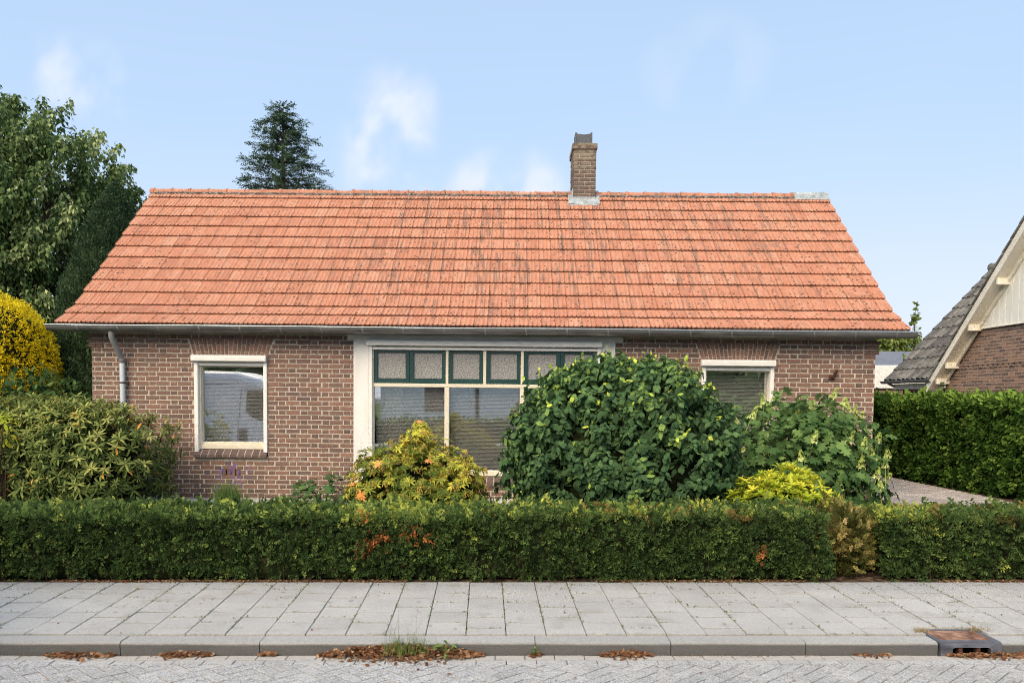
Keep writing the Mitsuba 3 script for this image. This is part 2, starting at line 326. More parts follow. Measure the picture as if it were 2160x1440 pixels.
leafmat('mat_spruce', lambda p, n, uv: ramp(uv.x, (0, (.022, .040, .026)), (.6, (.048, .082, .050)), (1, (.115, .155, .085))), .55, .5, gain=2)
leafmat('mat_tree_leaf', lambda p, n, uv: ramp(uv.x, (0, (.020, .038, .012)), (.5, (.046, .074, .028)), (.8, (.095, .125, .052)), (1, (.21, .235, .115))), .38, .55, gain=2.5)
def rhodo_c(p, n, uv):
    c = ramp(uv.x, (0, (.026, .042, .014)), (.5, (.066, .095, .030)), (.8, (.15, .185, .056)), (1, (.30, .31, .095)))
    return mix(c, C(.50, .235, .045), smoothstep(.55, .65, uv.y))
leafmat('mat_rhodo', rhodo_c, .30, .45, gain=1.55)
leafmat('mat_laurel', lambda p, n, uv: ramp(uv.x, (0, (.012, .026, .011)), (.6, (.034, .066, .024)), (1, (.085, .135, .045))), .35, .45, gain=1.7)
def pieris_c(p, n, uv):
    g = ramp(uv.x, (0, (.035, .060, .016)), (.4, (.095, .130, .030)), (.75, (.25, .27, .048)), (1, (.55, .51, .075)))
    o = mix(C(.74, .26, .085), C(.66, .36, .15), uv.x)
    y = mix(C(.38, .25, .05), C(.60, .46, .13), uv.x)
    return dr.select(uv.y > .75, o, dr.select(uv.y > .4, y, g))
leafmat('mat_pieris', pieris_c, .42, .6, gain=1.4)
leafmat('mat_viburnum', lambda p, n, uv: mix(ramp(uv.x, (0, (.026, .050, .025)), (.5, (.052, .100, .043)), (.82, (.105, .175, .068)), (.93, (.24, .34, .055)), (1, (.52, .55, .085))), C(.01, .02, .01), .35 * smoothstep(.45, .7, noise(p.x * 70, p.y * 70, p.z * 70))), .42, .5, gain=1.7)
def hyd_c(p, n, uv):
    c = ramp(uv.x, (0, (.026, .060, .024)), (.5, (.062, .118, .042)), (1, (.15, .23, .075)))
    return mix(c, mix(C(.32, .40, .09), C(.62, .63, .32), uv.x), smoothstep(.5, .6, uv.y))
leafmat('mat_hydrangea', hyd_c, .42, .55, gain=1.45)
leafmat('mat_lime_leaf', lambda p, n, uv: ramp(uv.x, (0, (.06, .12, .016)), (.4, (.19, .28, .028)), (.8, (.46, .53, .055)), (1, (.68, .66, .08))), .38, .7, gain=1.1)
def bronze_c(p, n, uv): return ramp(uv.x, (0, (.055, .062, .018)), (.4, (.17, .155, .048)), (.7, (.38, .30, .11)), (1, (.62, .48, .23)))
leafmat('mat_bronze', bronze_c, .6, .5, gain=1.25)
leafmat('mat_herb', lambda p, n, uv: mix(ramp(uv.x, (0, (.04, .075, .026)), (.6, (.10, .165, .05)), (1, (.20, .27, .085))), C(.16, .10, .40), smoothstep(.5, .6, uv.y)), .5, .6, gain=1.5)
leafmat('mat_straw', lambda p, n, uv: ramp(uv.x, (0, (.14, .10, .05)), (1, (.50, .40, .22))), .7, .5)
leafmat('mat_grass', lambda p, n, uv: ramp(uv.x, (0, (.07, .12, .03)), (.7, (.17, .25, .06)), (1, (.42, .38, .14))), .5, .6)
leafmat('mat_dead_leaf', lambda p, n, uv: ramp(uv.x, (0, (.10, .045, .026)), (.4, (.21, .100, .052)), (.8, (.36, .205, .115)), (1, (.52, .39, .25))), .7, .35)
mat('mat_bark', lambda p, n, uv: ramp(fbm(p.x * 20, p.y * 20, p.z * 5, 3), (.2, (.035, .028, .022)), (.8, (.13, .105, .08))), .95, .15)
mat('mat_twig', (.075, .05, .03), .9, .15)
mat('mat_core', lambda p, n, uv: ramp(fbm(p.x * 22, p.y * 22, p.z * 22, 3), (.3, (.006, .009, .004)), (.75, (.028, .036, .014))), .98, .05)  # near-black plant cores: the shade of the gaps is in the colour
# ---------------------------------------------------------------- ground, road, pavement
def plane(key, x0, x1, y0, y1, zf, bsdf, nx=2, ny=2, kind='structure', label=None, cat=None):
    X, Y = np.meshgrid(np.linspace(x0, x1, nx), np.linspace(y0, y1, ny), indexing='ij')
    v = np.stack([X, Y, zf(X, Y) if callable(zf) else X * 0 + zf], -1).reshape(-1, 3)
    i, j = np.meshgrid(np.arange(nx - 1), np.arange(ny - 1), indexing='ij')
    a = (i * ny + j).ravel()
    f = np.stack([a, a + ny, a + ny + 1, a + 1], 1)
    MB().add(v, f).put(key, bsdf, smooth=True)
    lab(key, label, cat, kind=kind)
plane('ground', -300, 300, -300, 300, -.34, 'mat_lawn', label='grassy ground stretching to the horizon behind the houses', cat='ground')
def gz(X, Y): return np.interp(Y, [7.9, 9, 13.4, 18, 30], [.035, .07, .165, .165, .10])
plane('garden_soil', -16, 40, 7.93, 60, gz, 'mat_soil', 30, 60, label='dark soil of the front garden between hedge and brick wall', cat='soil')
plane('road', -60, 60, 3.1, 6.16, -.118, 'mat_road_joint', label='light grey road of herringbone concrete pavers', cat='road')
plane('road_surface', -60, 60, -4.6, 3.2, -.104, 'mat_road', label='far half of the grey road, behind the camera', cat='road')
plane('pavement', -60, 60, 6.31, 7.96, lambda X, Y: -.014 + (Y - 6.33) * .0281, 'mat_joint', label='grey pavement of square concrete slabs in front of the hedge', cat='pavement')
plane('garden_path', -6.3, 1.9, 12.35, 13.43, .186, 'mat_garden_path', label='pale grey strip along the foot of the brick wall', cat='path')
plane('driveway', 5.9, 7.75, 9.2, 30, lambda X, Y: gz(X, Y) + .004, 'mat_joint', 2, 30, label='driveway of small clay pavers between house and tall hedge', cat='driveway')
plane('opposite_pavement', -60, 60, -6.4, -4.6, -.015, 'mat_garden_path', label='grey pavement on the far side of the road', cat='pavement')
MB().box(-60, 60, -4.72, -4.58, -.3, -.008).put('opposite_kerb', 'mat_kerb'); lab('opposite_kerb', 'plain concrete kerb on the far side of the road', 'kerb', kind='structure')

def slab_mesh(poly, z0, z1, ch, xf=None, uv=(.5, .5)):
    """A flat stone on a convex polygon (anticlockwise), its top edge chamfered."""
    p = np.asarray(poly, float); n = len(p); c = p.mean(0)
    e = unit(np.roll(p, -1, 0) - p); nrm = np.stack([-e[:, 1], e[:, 0]], 1); prev = np.roll(nrm, 1, 0)
    inner = p + (nrm + prev) / np.maximum(1 + (nrm * prev).sum(1, keepdims=True), .35) * ch
    v = np.vstack([np.c_[p, np.full(n, z0)], np.c_[p, np.full(n, z1 - ch * .7)], np.c_[inner, np.full(n, z1)]])
    k = np.arange(n); q = (k + 1) % n
    f = [(a, b, b + n, a + n) for a, b in zip(k, q)] + [(a + n, b + n, b + 2 * n, a + 2 * n) for a, b in zip(k, q)]
    t = [(2 * n, 2 * n + i, 2 * n + i + 1) for i in range(1, n - 1)]
    f = np.array([x for a in f for x in ((a[0], a[1], a[2]), (a[0], a[2], a[3]))] + t)
    return v, f

W = .2975
slab_rest = MB()
for col in range(-34, 34):
    xc = -1.756 + col * W
    ys = 6.333 if col % 2 == 0 else 6.333 + W / 2
    rows = [(6.333, ys)] if col % 2 else []
    y = ys
    while y < 7.94: rows.append((y, min(y + W, 7.945))); y += W
    for a, b in rows:
        if b - a < .04: continue
        g = .0035
        lift = rng.normal() * .0012; tl = rng.normal(size=2) * .0025
        xs = xc - .019 * (np.array([a, a, b, b]) - 6.33) + np.array([g, W - g, W - g, g])
        P = Polygon(np.stack([xs, [a + .006, a + .006, b - .006, b - .006]], 1))
        parts = [P]
        if xs.max() > 3.14 and xs.min() < 3.60 and a < 6.50:       # cut to fit round the gully
            parts = [P.intersection(q) for q in (sbox(0, 0, 3.142, 9), sbox(3.600, 0, 9, 9), sbox(3.142, 6.506, 3.600, 9))]
        for P in parts:
            if P.is_empty or P.area < .002: continue
            q = np.array(P.exterior.coords)[:-1]
            if not P.exterior.is_ccw: q = q[::-1]
            v, f = slab_mesh(q, -.03, 0, .003)
            v[:, 2] += .004 + (v[:, 1] - 6.33) * .0281 + lift + (v[:, 0] - xs.mean()) * tl[0] * .4 + (v[:, 1] - (a + b) / 2) * tl[1] * .4
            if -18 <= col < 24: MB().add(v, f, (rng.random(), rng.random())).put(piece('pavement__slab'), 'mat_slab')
            else: slab_rest.add(v, f, (rng.random(), rng.random()))

slab_rest.put('pavement__slabs', 'mat_slab'); lab('pavement__slabs', kind='stuff')

# kerb stones
prof = [(6.165, -.13), (6.158, -.03)] + [(6.158 + .034 * (1 - math.cos(t)), -.03 + .024 * math.sin(t)) for t in np.linspace(.2, math.pi / 2, 6)] + [(6.322, -.006), (6.322, -.13)]
def kerbstone(x0, x1):
    P = np.array(prof); n = len(P); cols = [x0, x0 + .004, x1 - .004, x1]
    V, F = [], []
    for i, x in enumerate(cols):
        s = .996 if i in (0, 3) else 1.0
        c = P.mean(0); V.append(np.c_[np.full(n, x), c + (P - c) * s])
    V = np.vstack(V)
    for i in range(3):
        for j in range(n):
            a, b = i * n + j, i * n + (j + 1) % n
            F += [(a, b, b + n), (a, b + n, a + n)]
    F += [(0, j + 1, j) for j in range(1, n - 1)] + [(3 * n, 3 * n + j, 3 * n + j + 1) for j in range(1, n - 1)]
    return V, np.array(F)
lab('kerb', 'grey concrete kerb between pavement and road', 'kerb', kind='structure')
js = [-10.7, -9.7, -8.7, -7.7, -6.7, -5.70, -4.73, -3.74, -2.756, -1.751, -.757, .238, 1.216, 2.187, 3.142, None, 3.60, 4.6, 5.6, 6.6, 7.6, 8.6]
for a, b in zip(js[:-1], js[1:]):
    if a is None or b is None: continue
    v, f = kerbstone(a + .003, b - .003)
    v[:, 2] += rng.normal() * .0015; v[:, 1] += rng.normal() * .002
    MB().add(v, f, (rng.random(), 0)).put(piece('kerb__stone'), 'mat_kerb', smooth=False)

# road pavers: two rows along the kerb, then herringbone at 45 degrees
L_, B_ = .2115, .1055
paver_rest = MB()
def pave(poly, drop=0.0):
    v, f = slab_mesh(poly, -.03, 0, .0028)
    v[:, 2] += -.1 + drop + rng.normal() * .0009
    if v[:, 1].mean() < 5.36 or not -4.3 < v[:, 0].mean() < 4.7: paver_rest.add(v, f, (rng.random(), rng.random()))
    else: MB().add(v, f, (rng.random(), rng.random())).put(piece('road__paver'), 'mat_paver')
for r, (ya, yb) in enumerate(((6.043, 6.14), (5.934, 6.036))):
    x = -4.3 - 14 * (L_ + .001) + .08 * r
    while x < 7.2:
        pave([(x + .003, ya + .002), (x + L_ - .003, ya + .002), (x + L_ - .003, yb), (x + .003, yb)]); x += L_ + .001
cl = sbox(-7.2, 3.2, 7.2, 5.929)
for a in range(-75, 75):
    for b in range(-40, 40):
        ox, oy = a + 2 * b, a - 2 * b
        for (x0, x1, y0, y1) in ((ox, ox + 2, oy, oy + 1), (ox + 2, ox + 3, oy - 1, oy + 1)):
            g = .036
            q = np.array([(x0 + g, y0 + g), (x1 - g, y0 + g), (x1 - g, y1 - g), (x0 + g, y1 - g)]) * B_
            c45 = math.sqrt(.5); q = np.stack([q[:, 0] * c45 - q[:, 1] * c45, q[:, 0] * c45 + q[:, 1] * c45 + 5.62], 1)
            if q[:, 0].max() < -7.2 or q[:, 0].min() > 7.2 or q[:, 1].max() < 3.2 or q[:, 1].min() > 5.93: continue
            P = Polygon(q).intersection(cl)
            if P.is_empty or P.area < 6e-4: continue
            pts = np.array(P.exterior.coords)[:-1]
            if Polygon(pts).exterior.is_ccw is False: pts = pts[::-1]
            pave(pts)

paver_rest.put('road__pavers', 'mat_paver'); lab('road__pavers', kind='stuff')

# driveway pavers in running bond
stuff = MB(); k = 0; bricks_ = []
for r in range(0, 120):
    y = 9.3 + r * .105
    for c in range(-1, 10):
        x = 5.93 + c * .21 + (r % 2) * .105
        x0, x1 = max(x, 5.92), min(x + .203, 7.74)
        if x1 - x0 < .04: continue
        bricks_.append((x0, x1, y, y + .099))
order = sorted(range(len(bricks_)), key=lambda i: abs(bricks_[i][2] - 14.6))
for rank, i in enumerate(order):
    x0, x1, y0, y1 = bricks_[i]
    v, f = slab_mesh([(x0, y0), (x1, y0), (x1, y1), (x0, y1)], -.03, 0, .003)
    v[:, 2] += gz(v[:, 0], v[:, 1]) + .014 + rng.normal() * .001
    if rank < 300: MB().add(v, f, (rng.random(), 0)).put(piece('driveway__paver'), 'mat_clay')
    else: stuff.add(v, f, (rng.random(), 0))
stuff.put('driveway__pavers', 'mat_clay'); lab('driveway__pavers', kind='stuff')

# ---------------------------------------------------------------- the gully
G = lab('street_gully', 'cast iron street gully with rusty orange cover set into the kerb', 'drain')
gx0, gx1 = 3.150, 3.592
fr = MB()
P = Polygon([(gx0, -.125), (gx1, -.125), (gx1, -.012), (gx1 - .012, .0), (gx0 + .012, .0), (gx0, -.012)])
hole = Polygon([(gx0 + .075, -.13), (gx1 - .075, -.13), (gx1 - .085, -.048), (gx1 - .10, -.040), (gx0 + .10, -.040), (gx0 + .085, -.048)])
fm = trimesh.creation.extrude_polygon(P.difference(hole), .045, engine='earcut')
v = np.array(fm.vertices); v = np.stack([v[:, 0], 6.175 - v[:, 2], v[:, 1]], 1); v[:, 1] += np.where(v[:, 2] > -.02, .012, 0) * 1.0
fr.add(v, np.array(fm.faces)[:, ::-1])
fr.box(gx0, gx0 + .03, 6.175, 6.50, -.1, -.004, c=.004).box(gx1 - .03, gx1, 6.175, 6.50, -.1, -.004, c=.004).box(gx0 + .03, gx1 - .03, 6.47, 6.50, -.1, -.004)
fr.put(G + '__frame', 'mat_gully_iron')
lab(G + '__frame', 'blue black iron front with open slots')
for i, cx in enumerate((3.297, 3.425)):
    MB().box(cx - .014, cx + .014, 6.137, 6.19, -.125, -.036, c=.004).put(piece(G + '__bar'), 'mat_rust')
MB().box(gx0 + .03, gx1 - .03, 6.30, 6.32, -.3, -.02).put(G + '__chamber', 'mat_dark')
pl = MB().box(gx0 + .034, gx1 - .034, 6.18, 6.466, -.03, -.006, c=.003)
for s in (0, math.pi):       # two swirls
    for k in range(2):
        th = np.linspace(.3, 3.6 - .5 * k, 16); rr = .035 + .021 * th + .018 * k
        pts = np.stack([3.371 + rr * np.cos(th + s + .9 * k) * 1.1, 6.323 + rr * np.sin(th + s + .9 * k) * .95, th * 0 - .005], 1)
        pts = pts[np.abs(pts[:, 1] - 6.323) < .12]
        if len(pts) > 2: pl.add(*tube(pts, .0045, 5))
for sx in (3.215, 3.235, 3.50, 3.52, 3.54):
    for j in range(9): pl.box(sx - .006, sx + .006, 6.20 + j * .029, 6.216 + j * .029, -.007, -.001, c=.002)
pl.put(G + '__cover', 'mat_gully_rust')
lab(G + '__cover', 'rusty orange cover plate with raised swirls and studs')
def rust_c(p, n, uv): return ramp(fbm(p.x * 16, p.y * 16, 2.0, 4), (.2, (.10, .058, .043)), (.5, (.215, .122, .085)), (.8, (.32, .20, .145)))
mat('mat_gully_rust', rust_c, .85, .3, bump=lambda p, n, uv: fbm(p.x * 120, p.y * 120, 0.0, 2), height=.001)
mat('mat_gully_iron', lambda p, n, uv: mix(ramp(fbm(p.x * 12, p.z * 20, 1.0, 3), (.2, (.055, .06, .075)), (.8, (.13, .14, .165))), C(.22, .10, .05), smoothstep(.45, .75, fbm(p.x * 20, p.z * 20, 5.0, 3)) * smoothstep(-.06, -.11, p.z)), .5, .5, metallic=.3)

# ---------------------------------------------------------------- the cottage
K = lab('cottage', 'long single storey brick cottage with orange tiled roof behind the hedge', 'house')
XL, XR, WL, WR = -6.735, 6.037, -6.386, 5.708
ZB, ZT = .155, 2.69
# openings: x0, x1, z0, z1
OPEN = [(-4.797, -3.656, .787, 2.372), (3.043, 4.165, .787, 2.375), (-2.321, 1.714, .394, 2.627), (-2.416, 1.834, 2.627, 2.72)]
ARCH = [(-4.880, -3.556, -4.806, -3.650), (2.957, 4.247, 3.045, 4.165)]       # top x0, x1, bottom x0, x1
AZ0, AZ1 = 2.372, 2.632
VENT = (-4.385, -4.088, .495, .608)
wallp = sbox(WL, -.1, WR, 2.72)
for o in ((-4.797, -3.656, .80, 2.36), (3.043, 4.165, .80, 2.36), (-2.10, 1.50, .41, 2.62)): wallp = wallp.difference(sbox(o[0], o[2], o[1], o[3]))
wm = trimesh.creation.extrude_polygon(wallp, .12, engine='earcut'); v = np.array(wm.vertices)
wv = np.stack([v[:, 0], .122 - v[:, 2], v[:, 1]], 1)
wb = MB().add(wv, np.array(wm.faces)[:, ::-1])
for a, b in ((WL + .002, WL + .25), (WR - .25, WR - .002)):       # gable ends
    gp = Polygon([(.122, -.1), (6.40, -.1), (6.40, 2.72), (3.26, 5.44), (.122, 2.86)])
    gm = trimesh.creation.extrude_polygon(gp, b - a, engine='earcut'); q = np.array(gm.vertices)
    wb.add(np.stack([a + q[:, 2], q[:, 0], q[:, 1]], 1), np.array(gm.faces))
wb.box(WL + .25, WR - .25, 6.15, 6.40, -.1, 2.72)
wb.put(K + '__wall', 'mat_mortar', xf=hw)
CH = .0722
def brick_mesh(x0, x1, z0, z1, proud=.006, jit=.0016, back=.02):
    j = rng.normal(size=(4, 2)) * jit; c = .0035
    r = np.array([(x0, z0), (x1, z0), (x1, z1), (x0, z1)]) + j
    m = r.mean(0); inn = r + np.sign(m - r) * c
    y = -proud + rng.normal(size=4) * .0008 + rng.normal() * .0012
    v = np.vstack([np.c_[r[:, 0], np.full(4, back), r[:, 1]], np.c_[r[:, 0], np.full(4, -proud + .004), r[:, 1]], np.c_[inn[:, 0], y, inn[:, 1]]])
    f = [(8, 9, 10, 11)] + [(i, (i + 1) % 4, (i + 1) % 4 + 4, i + 4) for i in range(4)] + [(i + 4, (i + 1) % 4 + 4, (i + 1) % 4 + 8, i + 8) for i in range(4)]
    return v, np.array(f)
allb = []
for ci in range(35):
    z0 = ZB + ci * CH + .0075; z1 = z0 + CH - .0150; zc = (z0 + z1) / 2
    cuts = [(a, b) for a, b, c, d in OPEN if c - .02 < zc < d + .012]
    for t0, t1, b0, b1 in ARCH:
        if AZ0 < zc < AZ1:
            f0 = (z0 - AZ0) / (AZ1 - AZ0); f1 = (z1 - AZ0) / (AZ1 - AZ0)
            cuts.append((min(b0 + (t0 - b0) * f0, b0 + (t0 - b0) * f1) - .012, max(b1 + (t1 - b1) * f0, b1 + (t1 - b1) * f1) + .012))
    if VENT[2] < zc < VENT[3]: cuts.append((VENT[0] - .006, VENT[1] + .006))
    if ci >= 32: cuts += [(-6.45, -6.185), (5.52, 5.80)]
    x = WL - .168 * (ci % 2) - .004 + rng.normal() * .003; st = True
    while x < WR:
        w = .2062 if st else .0952
        dx = rng.normal() * .0025
        segs = [(max(x + dx, WL - .003), min(x + w + dx + rng.normal() * .002, WR + .004))]
        for a, b in cuts:
            segs = [s for u0, u1 in segs for s in ((u0, min(u1, a)), (max(u0, b), u1)) if s[1] - s[0] > .028]
        for u0, u1 in segs:
            if u1 - u0 > .028: allb.append((u0, u1, z0 + rng.normal() * .0012, z1 + rng.normal() * .0012, st))
        x += w + .0172; st = not st
vis = [i for i, b in enumerate(allb) if b[4] and b[1] - b[0] > .19 and ((-6.0 < b[0] < -2.4 and b[2] > (1.25 if b[0] < -4.8 else .45)) or (b[0] > 1.9 and b[2] > 1.95))]
rng.shuffle(vis); vis = set(vis[:300])
rest = MB()
for i, (x0, x1, z0, z1, st) in enumerate(allb):
    v, f = brick_mesh(x0, x1, z0, z1)
    t = np.clip((.58 if st else .40) + rng.normal() * .20, 0, 1)
    if i in vis: MB().add(v, f, (t, rng.random())).put(piece(K + '__wall__brick'), 'mat_brick', xf=hw)
    else: rest.add(v, f, (t, rng.random()))
rest.put(K + '__wall__bricks', 'mat_brick', xf=hw); lab(K + '__wall__bricks', kind='stuff')
# stepped brick ends under the eaves
for side in (-1, 1):
    key = free(K + '__eaves_corner'); nb = 0
    MB().box(*((-6.40, -6.205) if side < 0 else (5.535, 5.72)), -.012, .06, 2.475, 2.70).put(key, 'mat_mortar', xf=hw)
    for k in range(3):
        z0 = 2.474 + k * CH
        for (a, b) in (((.0, .095), (.108, .215 + .012 * k)) if k != 1 else ((0.0, .2 + .012 * k),)):
            x0, x1 = (5.538 + a, 5.538 + b) if side > 0 else (-6.205 - b, -6.205 - a)
            v, f = brick_mesh(x0, x1, z0, z0 + .0575, proud=.03, back=.05)
            MB().add(v, f, (.35 + .3 * rng.random(), 0)).put(key + '__brick' + ('' if nb == 0 else f'_{nb:03d}'), 'mat_brick', xf=hw); nb += 1
# brick arches over the two side windows
for t0, t1, b0, b1 in ARCH:
    key = free(K + '__brick_arch'); lab(key)
    MB().add(*(lambda P: (np.array([[x, y, z] for x, z in P for y in (.002, .05)]), np.array([[0, 2, 3, 1], [2, 4, 5, 3], [4, 6, 7, 5], [6, 0, 1, 7], [0, 6, 4, 2]])))([(b0, AZ0), (b1, AZ0), (t1, AZ1), (t0, AZ1)])).put(key, 'mat_mortar', xf=hw)
    n = 19; nb = 0
    for c in range(n):
        f0, f1 = (c + .10) / n, (c + .90) / n
        cuts = [0, .38, .42, 1] if c % 2 == 0 else [0, .815, .855, 1]
        for a, b in ((cuts[0], cuts[1]), (cuts[2], cuts[3])):
            zt, zb = AZ1 - .006 - a * (AZ1 - AZ0 - .006), AZ1 - .006 - b * (AZ1 - AZ0 - .006)
            X = lambda fr_, z: (b0 + (b1 - b0) * fr_) + ((t0 + (t1 - t0) * fr_) - (b0 + (b1 - b0) * fr_)) * (z - AZ0) / (AZ1 - AZ0)
            q = np.array([(X(f0, zb), zb), (X(f1, zb), zb), (X(f1, zt), zt), (X(f0, zt), zt)]) + rng.normal(size=(4, 2)) * .001
            inn = q + np.sign(q.mean(0) - q) * .0035
            y = -.0065 + rng.normal() * .0012
            v = np.vstack([np.c_[q[:, 0], np.full(4, .02), q[:, 1]], np.c_[q[:, 0], np.full(4, y + .004), q[:, 1]], np.c_[inn[:, 0], np.full(4, y), inn[:, 1]]])
            f = np.array([(8, 9, 10, 11)] + [(i, (i + 1) % 4, (i + 1) % 4 + 4, i + 4) for i in range(4)] + [(i + 4, (i + 1) % 4 + 4, (i + 1) % 4 + 8, i + 8) for i in range(4)])
            MB().add(v, f, (np.clip(.78 + rng.normal() * .2, 0, 1), 0)).put(key + '__brick' + ('' if nb == 0 else f'_{nb:03d}'), 'mat_brick', xf=hw); nb += 1
# brick sills
def sill(x0, x1, zf0, zf1, zb, yb, yf, n):
    key = free(K + '__window_sill'); nb = 0
    MB().box(x0 + .01, x1 - .01, yf + .008, yb, zf0 + .005, zf1 - .006).add(*(lambda: (np.array([[x, y, z] for x in (x0 + .01, x1 - .01) for y, z in ((yf + .008, zf1 - .007), (yb, zb - .007), (yb, zf0 + .005))]), np.array([[0, 1, 4], [0, 4, 3]])))()).put(key, 'mat_mortar', xf=hw)
    w = (x1 - x0) / n
    for i in range(n):
        a, b = x0 + i * w + (.0065 if i else 0), x0 + (i + 1) * w - (.0065 if i < n - 1 else 0); dz = rng.normal() * .0015
        pr = [(yf, zf0), (yf, zf1 - .006), (yf + .006, zf1), (yb, zb), (yb, zf0)]
        V = np.array([[x, y, z + dz] for x in (a, b) for y, z in pr]); m = len(pr)
        F = [(j, (j + 1) % m, (j + 1) % m + m) for j in range(m)] + [(j, (j + 1) % m + m, j + m) for j in range(m)] + [(0, j, j + 1) for j in range(1, m - 1)] + [(m, m + j + 1, m + j) for j in range(1, m - 1)]
        MB().add(V, np.array(F), (rng.random(), 0)).put(key + '__brick' + ('' if nb == 0 else f'_{nb:03d}'), 'mat_sill_brick', xf=hw); nb += 1
sill(-4.806, -3.668, .785, .832, .912, .05, -.065, 10)
sill(3.05, 4.17, .785, .832, .912, .05, -.065, 10)
sill(-2.09, 1.49, .392, .448, .530, .04, -.06, 33)
# air vent
a0, a1, c0, c1 = VENT
MB().box(a0, a1, -.0015, .03, c0, c1).put(K + '__air_vent', 'mat_dark', xf=hw)  # black box on the mortar, painted as the shaded depth of the slots
vb = [a0 - .0 + .0075 + i * (a1 - a0 - .015) / 4 for i in range(5)]
for i in range(4):
    v, f = brick_mesh(vb[i] + .009, vb[i + 1] - .009, c0 + .002, c1 - .002, back=.029)
    MB().add(v, f, (.35 + .3 * rng.random(), 0)).put(piece(K + '__air_vent__brick'), 'mat_brick', xf=hw)
# rusty stub of a bracket
MB().box(5.00, 5.09, -.014, .0, 2.06, 2.15, c=.004).add(*tube([(5.045, -.01, 2.105), (5.055, -.05, 2.12), (5.075, -.10, 2.19), (5.085, -.12, 2.225)], [.030, .028, .024, .026], 10)).put(K + '__wall_bracket', 'mat_rust', xf=hw, )
lab(K + '__wall_bracket', 'rusty iron bracket stub')

# white rendered surround of the wide window
S = MB()
sp = sbox(-2.321, .40, 1.714, 2.627).difference(sbox(-2.095, .39, 1.495, 2.634)).buffer(0)
for g in getattr(sp, 'geoms', [sp]):
    x0, z0, x1, z1 = g.bounds
    S.box(x0, x1, -.012, .05, z0, z1, c=.004)
S.box(-2.416, 1.834, -.020, .05, 2.630, 2.705, c=.004)
S.put(K + '__render_surround', 'mat_stucco', xf=hw); lab(K + '__render_surround', 'smooth white render around the wide window')

def rounded_box_profile(x0, x1, y0, y1, z0, z1, r=.03):
    th = np.linspace(0, math.pi / 2, 6)
    pr = [(y1, z0), (y0 + .01, z0), (y0, z0 + .01)] + [(y0 + r * (1 - math.cos(t)), z1 - r + r * math.sin(t)) for t in th] + [(y1, z1)]
    m = len(pr); V = np.array([[x, y, z] for x in (x0, x1) for y, z in pr])
    F = [(j, (j + 1) % m, (j + 1) % m + m) for j in range(m)] + [(j, (j + 1) % m + m, j + m) for j in range(m)] + [(0, j, j + 1) for j in range(1, m - 1)] + [(m, m + j + 1, m + j) for j in range(1, m - 1)]
    return V, np.array(F)
def pane(key, x0, x1, y, z0, z1, bsdf='mat_glass', tilt=0.0):
    v = np.array([[x0, y, z0], [x1, y + tilt * (x1 - x0), z0], [x1, y + tilt * (x1 - x0), z1], [x0, y, z1]])
    MB().add(v, np.array([[0, 1, 2, 3]])).put(key, bsdf, xf=hw)
def blind(x0, x1, y, z0, z1, label, cords):
    k = lab(free('venetian_blind'), label, 'blind', group=None)
    MB().box(x0, x1, y - .014, y + .014, z1 - .028, z1, c=.003).put(k + '__head_rail', 'mat_blind', xf=hw)
    w = .0125; th = np.linspace(-1, 1, 4)
    V = np.array([[x, t * w, .0022 * (1 - t * t)] for x in (0, x1 - x0) for t in th])
    F = np.array([[i, i + 1, i + 5, i + 4] for i in range(3)])
    F = np.vstack([F, F[:, ::-1] + 0])
    base = mikit.ply((np.vstack([V, V - [0, 0, .0006]]), np.vstack([np.vstack([F[:3][:, [0, 1, 2]], F[:3][:, [0, 2, 3]]]), np.vstack([F[:3][:, [2, 1, 0]], F[:3][:, [3, 2, 0]]]) + 8])), 'mat_blind', smooth=False)
    n = int((z1 - .03 - z0) / .0215); R4 = np.eye(4); R4[:3, :3] = RH
    for i in range(n):
        z = z1 - .045 - i * .0215
        if z < z0 + .012: break
        R4 = np.eye(4); ti = math.radians(31 + rng.normal() * 1.2)
        Rt = np.array([[1, 0, 0], [0, math.cos(ti), -math.sin(ti)], [0, math.sin(ti), math.cos(ti)]])
        R4[:3, :3] = RH @ Rt; R4[:3, 3] = hw([x0, y, z + rng.normal() * .0006])
        scene[piece(k + '__slat')] = {**base, 'to_world': T4(R4)}
    MB().box(x0, x1, y - .013, y + .013, z0, z0 + .012, c=.002).put(k + '__bottom_rail', 'mat_blind', xf=hw)
    for cx in cords:
        c = MB()
        for dy in (-.0135, .0135): c.add(*tube([(x0 + cx * (x1 - x0), y + dy, z0), (x0 + cx * (x1 - x0), y + dy, z1)], .0016, 4))
        c.put(piece(k + '__cord'), 'mat_blind', xf=hw)

def small_window(x0, x1, label_blind):
    w = lab(free(K + '__window'))
    F = MB()
    F.box(x0, x0 + .088, .035, .16, .905, 2.30, c=.003).box(x1 - .060, x1, .035, .16, .905, 2.30, c=.003)
    F.box(x0 + .088, x1 - .060, .035, .16, .912, .975, c=.004).box(x0 + .088, x1 - .060, .06, .16, .975, 1.018, c=.004).box(x0 + .088, x1 - .060, .05, .16, 2.19, 2.30)
    F.put(w, 'mat_cream', xf=hw)
    for a, b in ((x0 + .004, x0 + .064), (x1 - .062, x1 - .004)):
        MB().box(a, b, -.032, .034, .866, 2.266, c=.004).put(piece(w + '__guide_rail'), 'mat_white_alu', xf=hw)
    V, Fc = rounded_box_profile(x0 - .018, x1 - .002, -.105, .03, 2.270, 2.370, .04)
    MB().add(V, Fc).put(w + '__shutter_box', 'mat_white_alu', xf=hw)
    MB().box(x0 + .066, x1 - .064, -.004, .02, 2.205, 2.258, c=.004).put(w + '__shutter_end', 'mat_white_alu', xf=hw)
    pane(w + '__pane', x0 + .080, x1 - .055, .125, .97, 2.25, tilt=.002)
    blind(x0 + .095, x1 - .065, .20, 1.02, 2.24, label_blind, (.12, .5, .88))
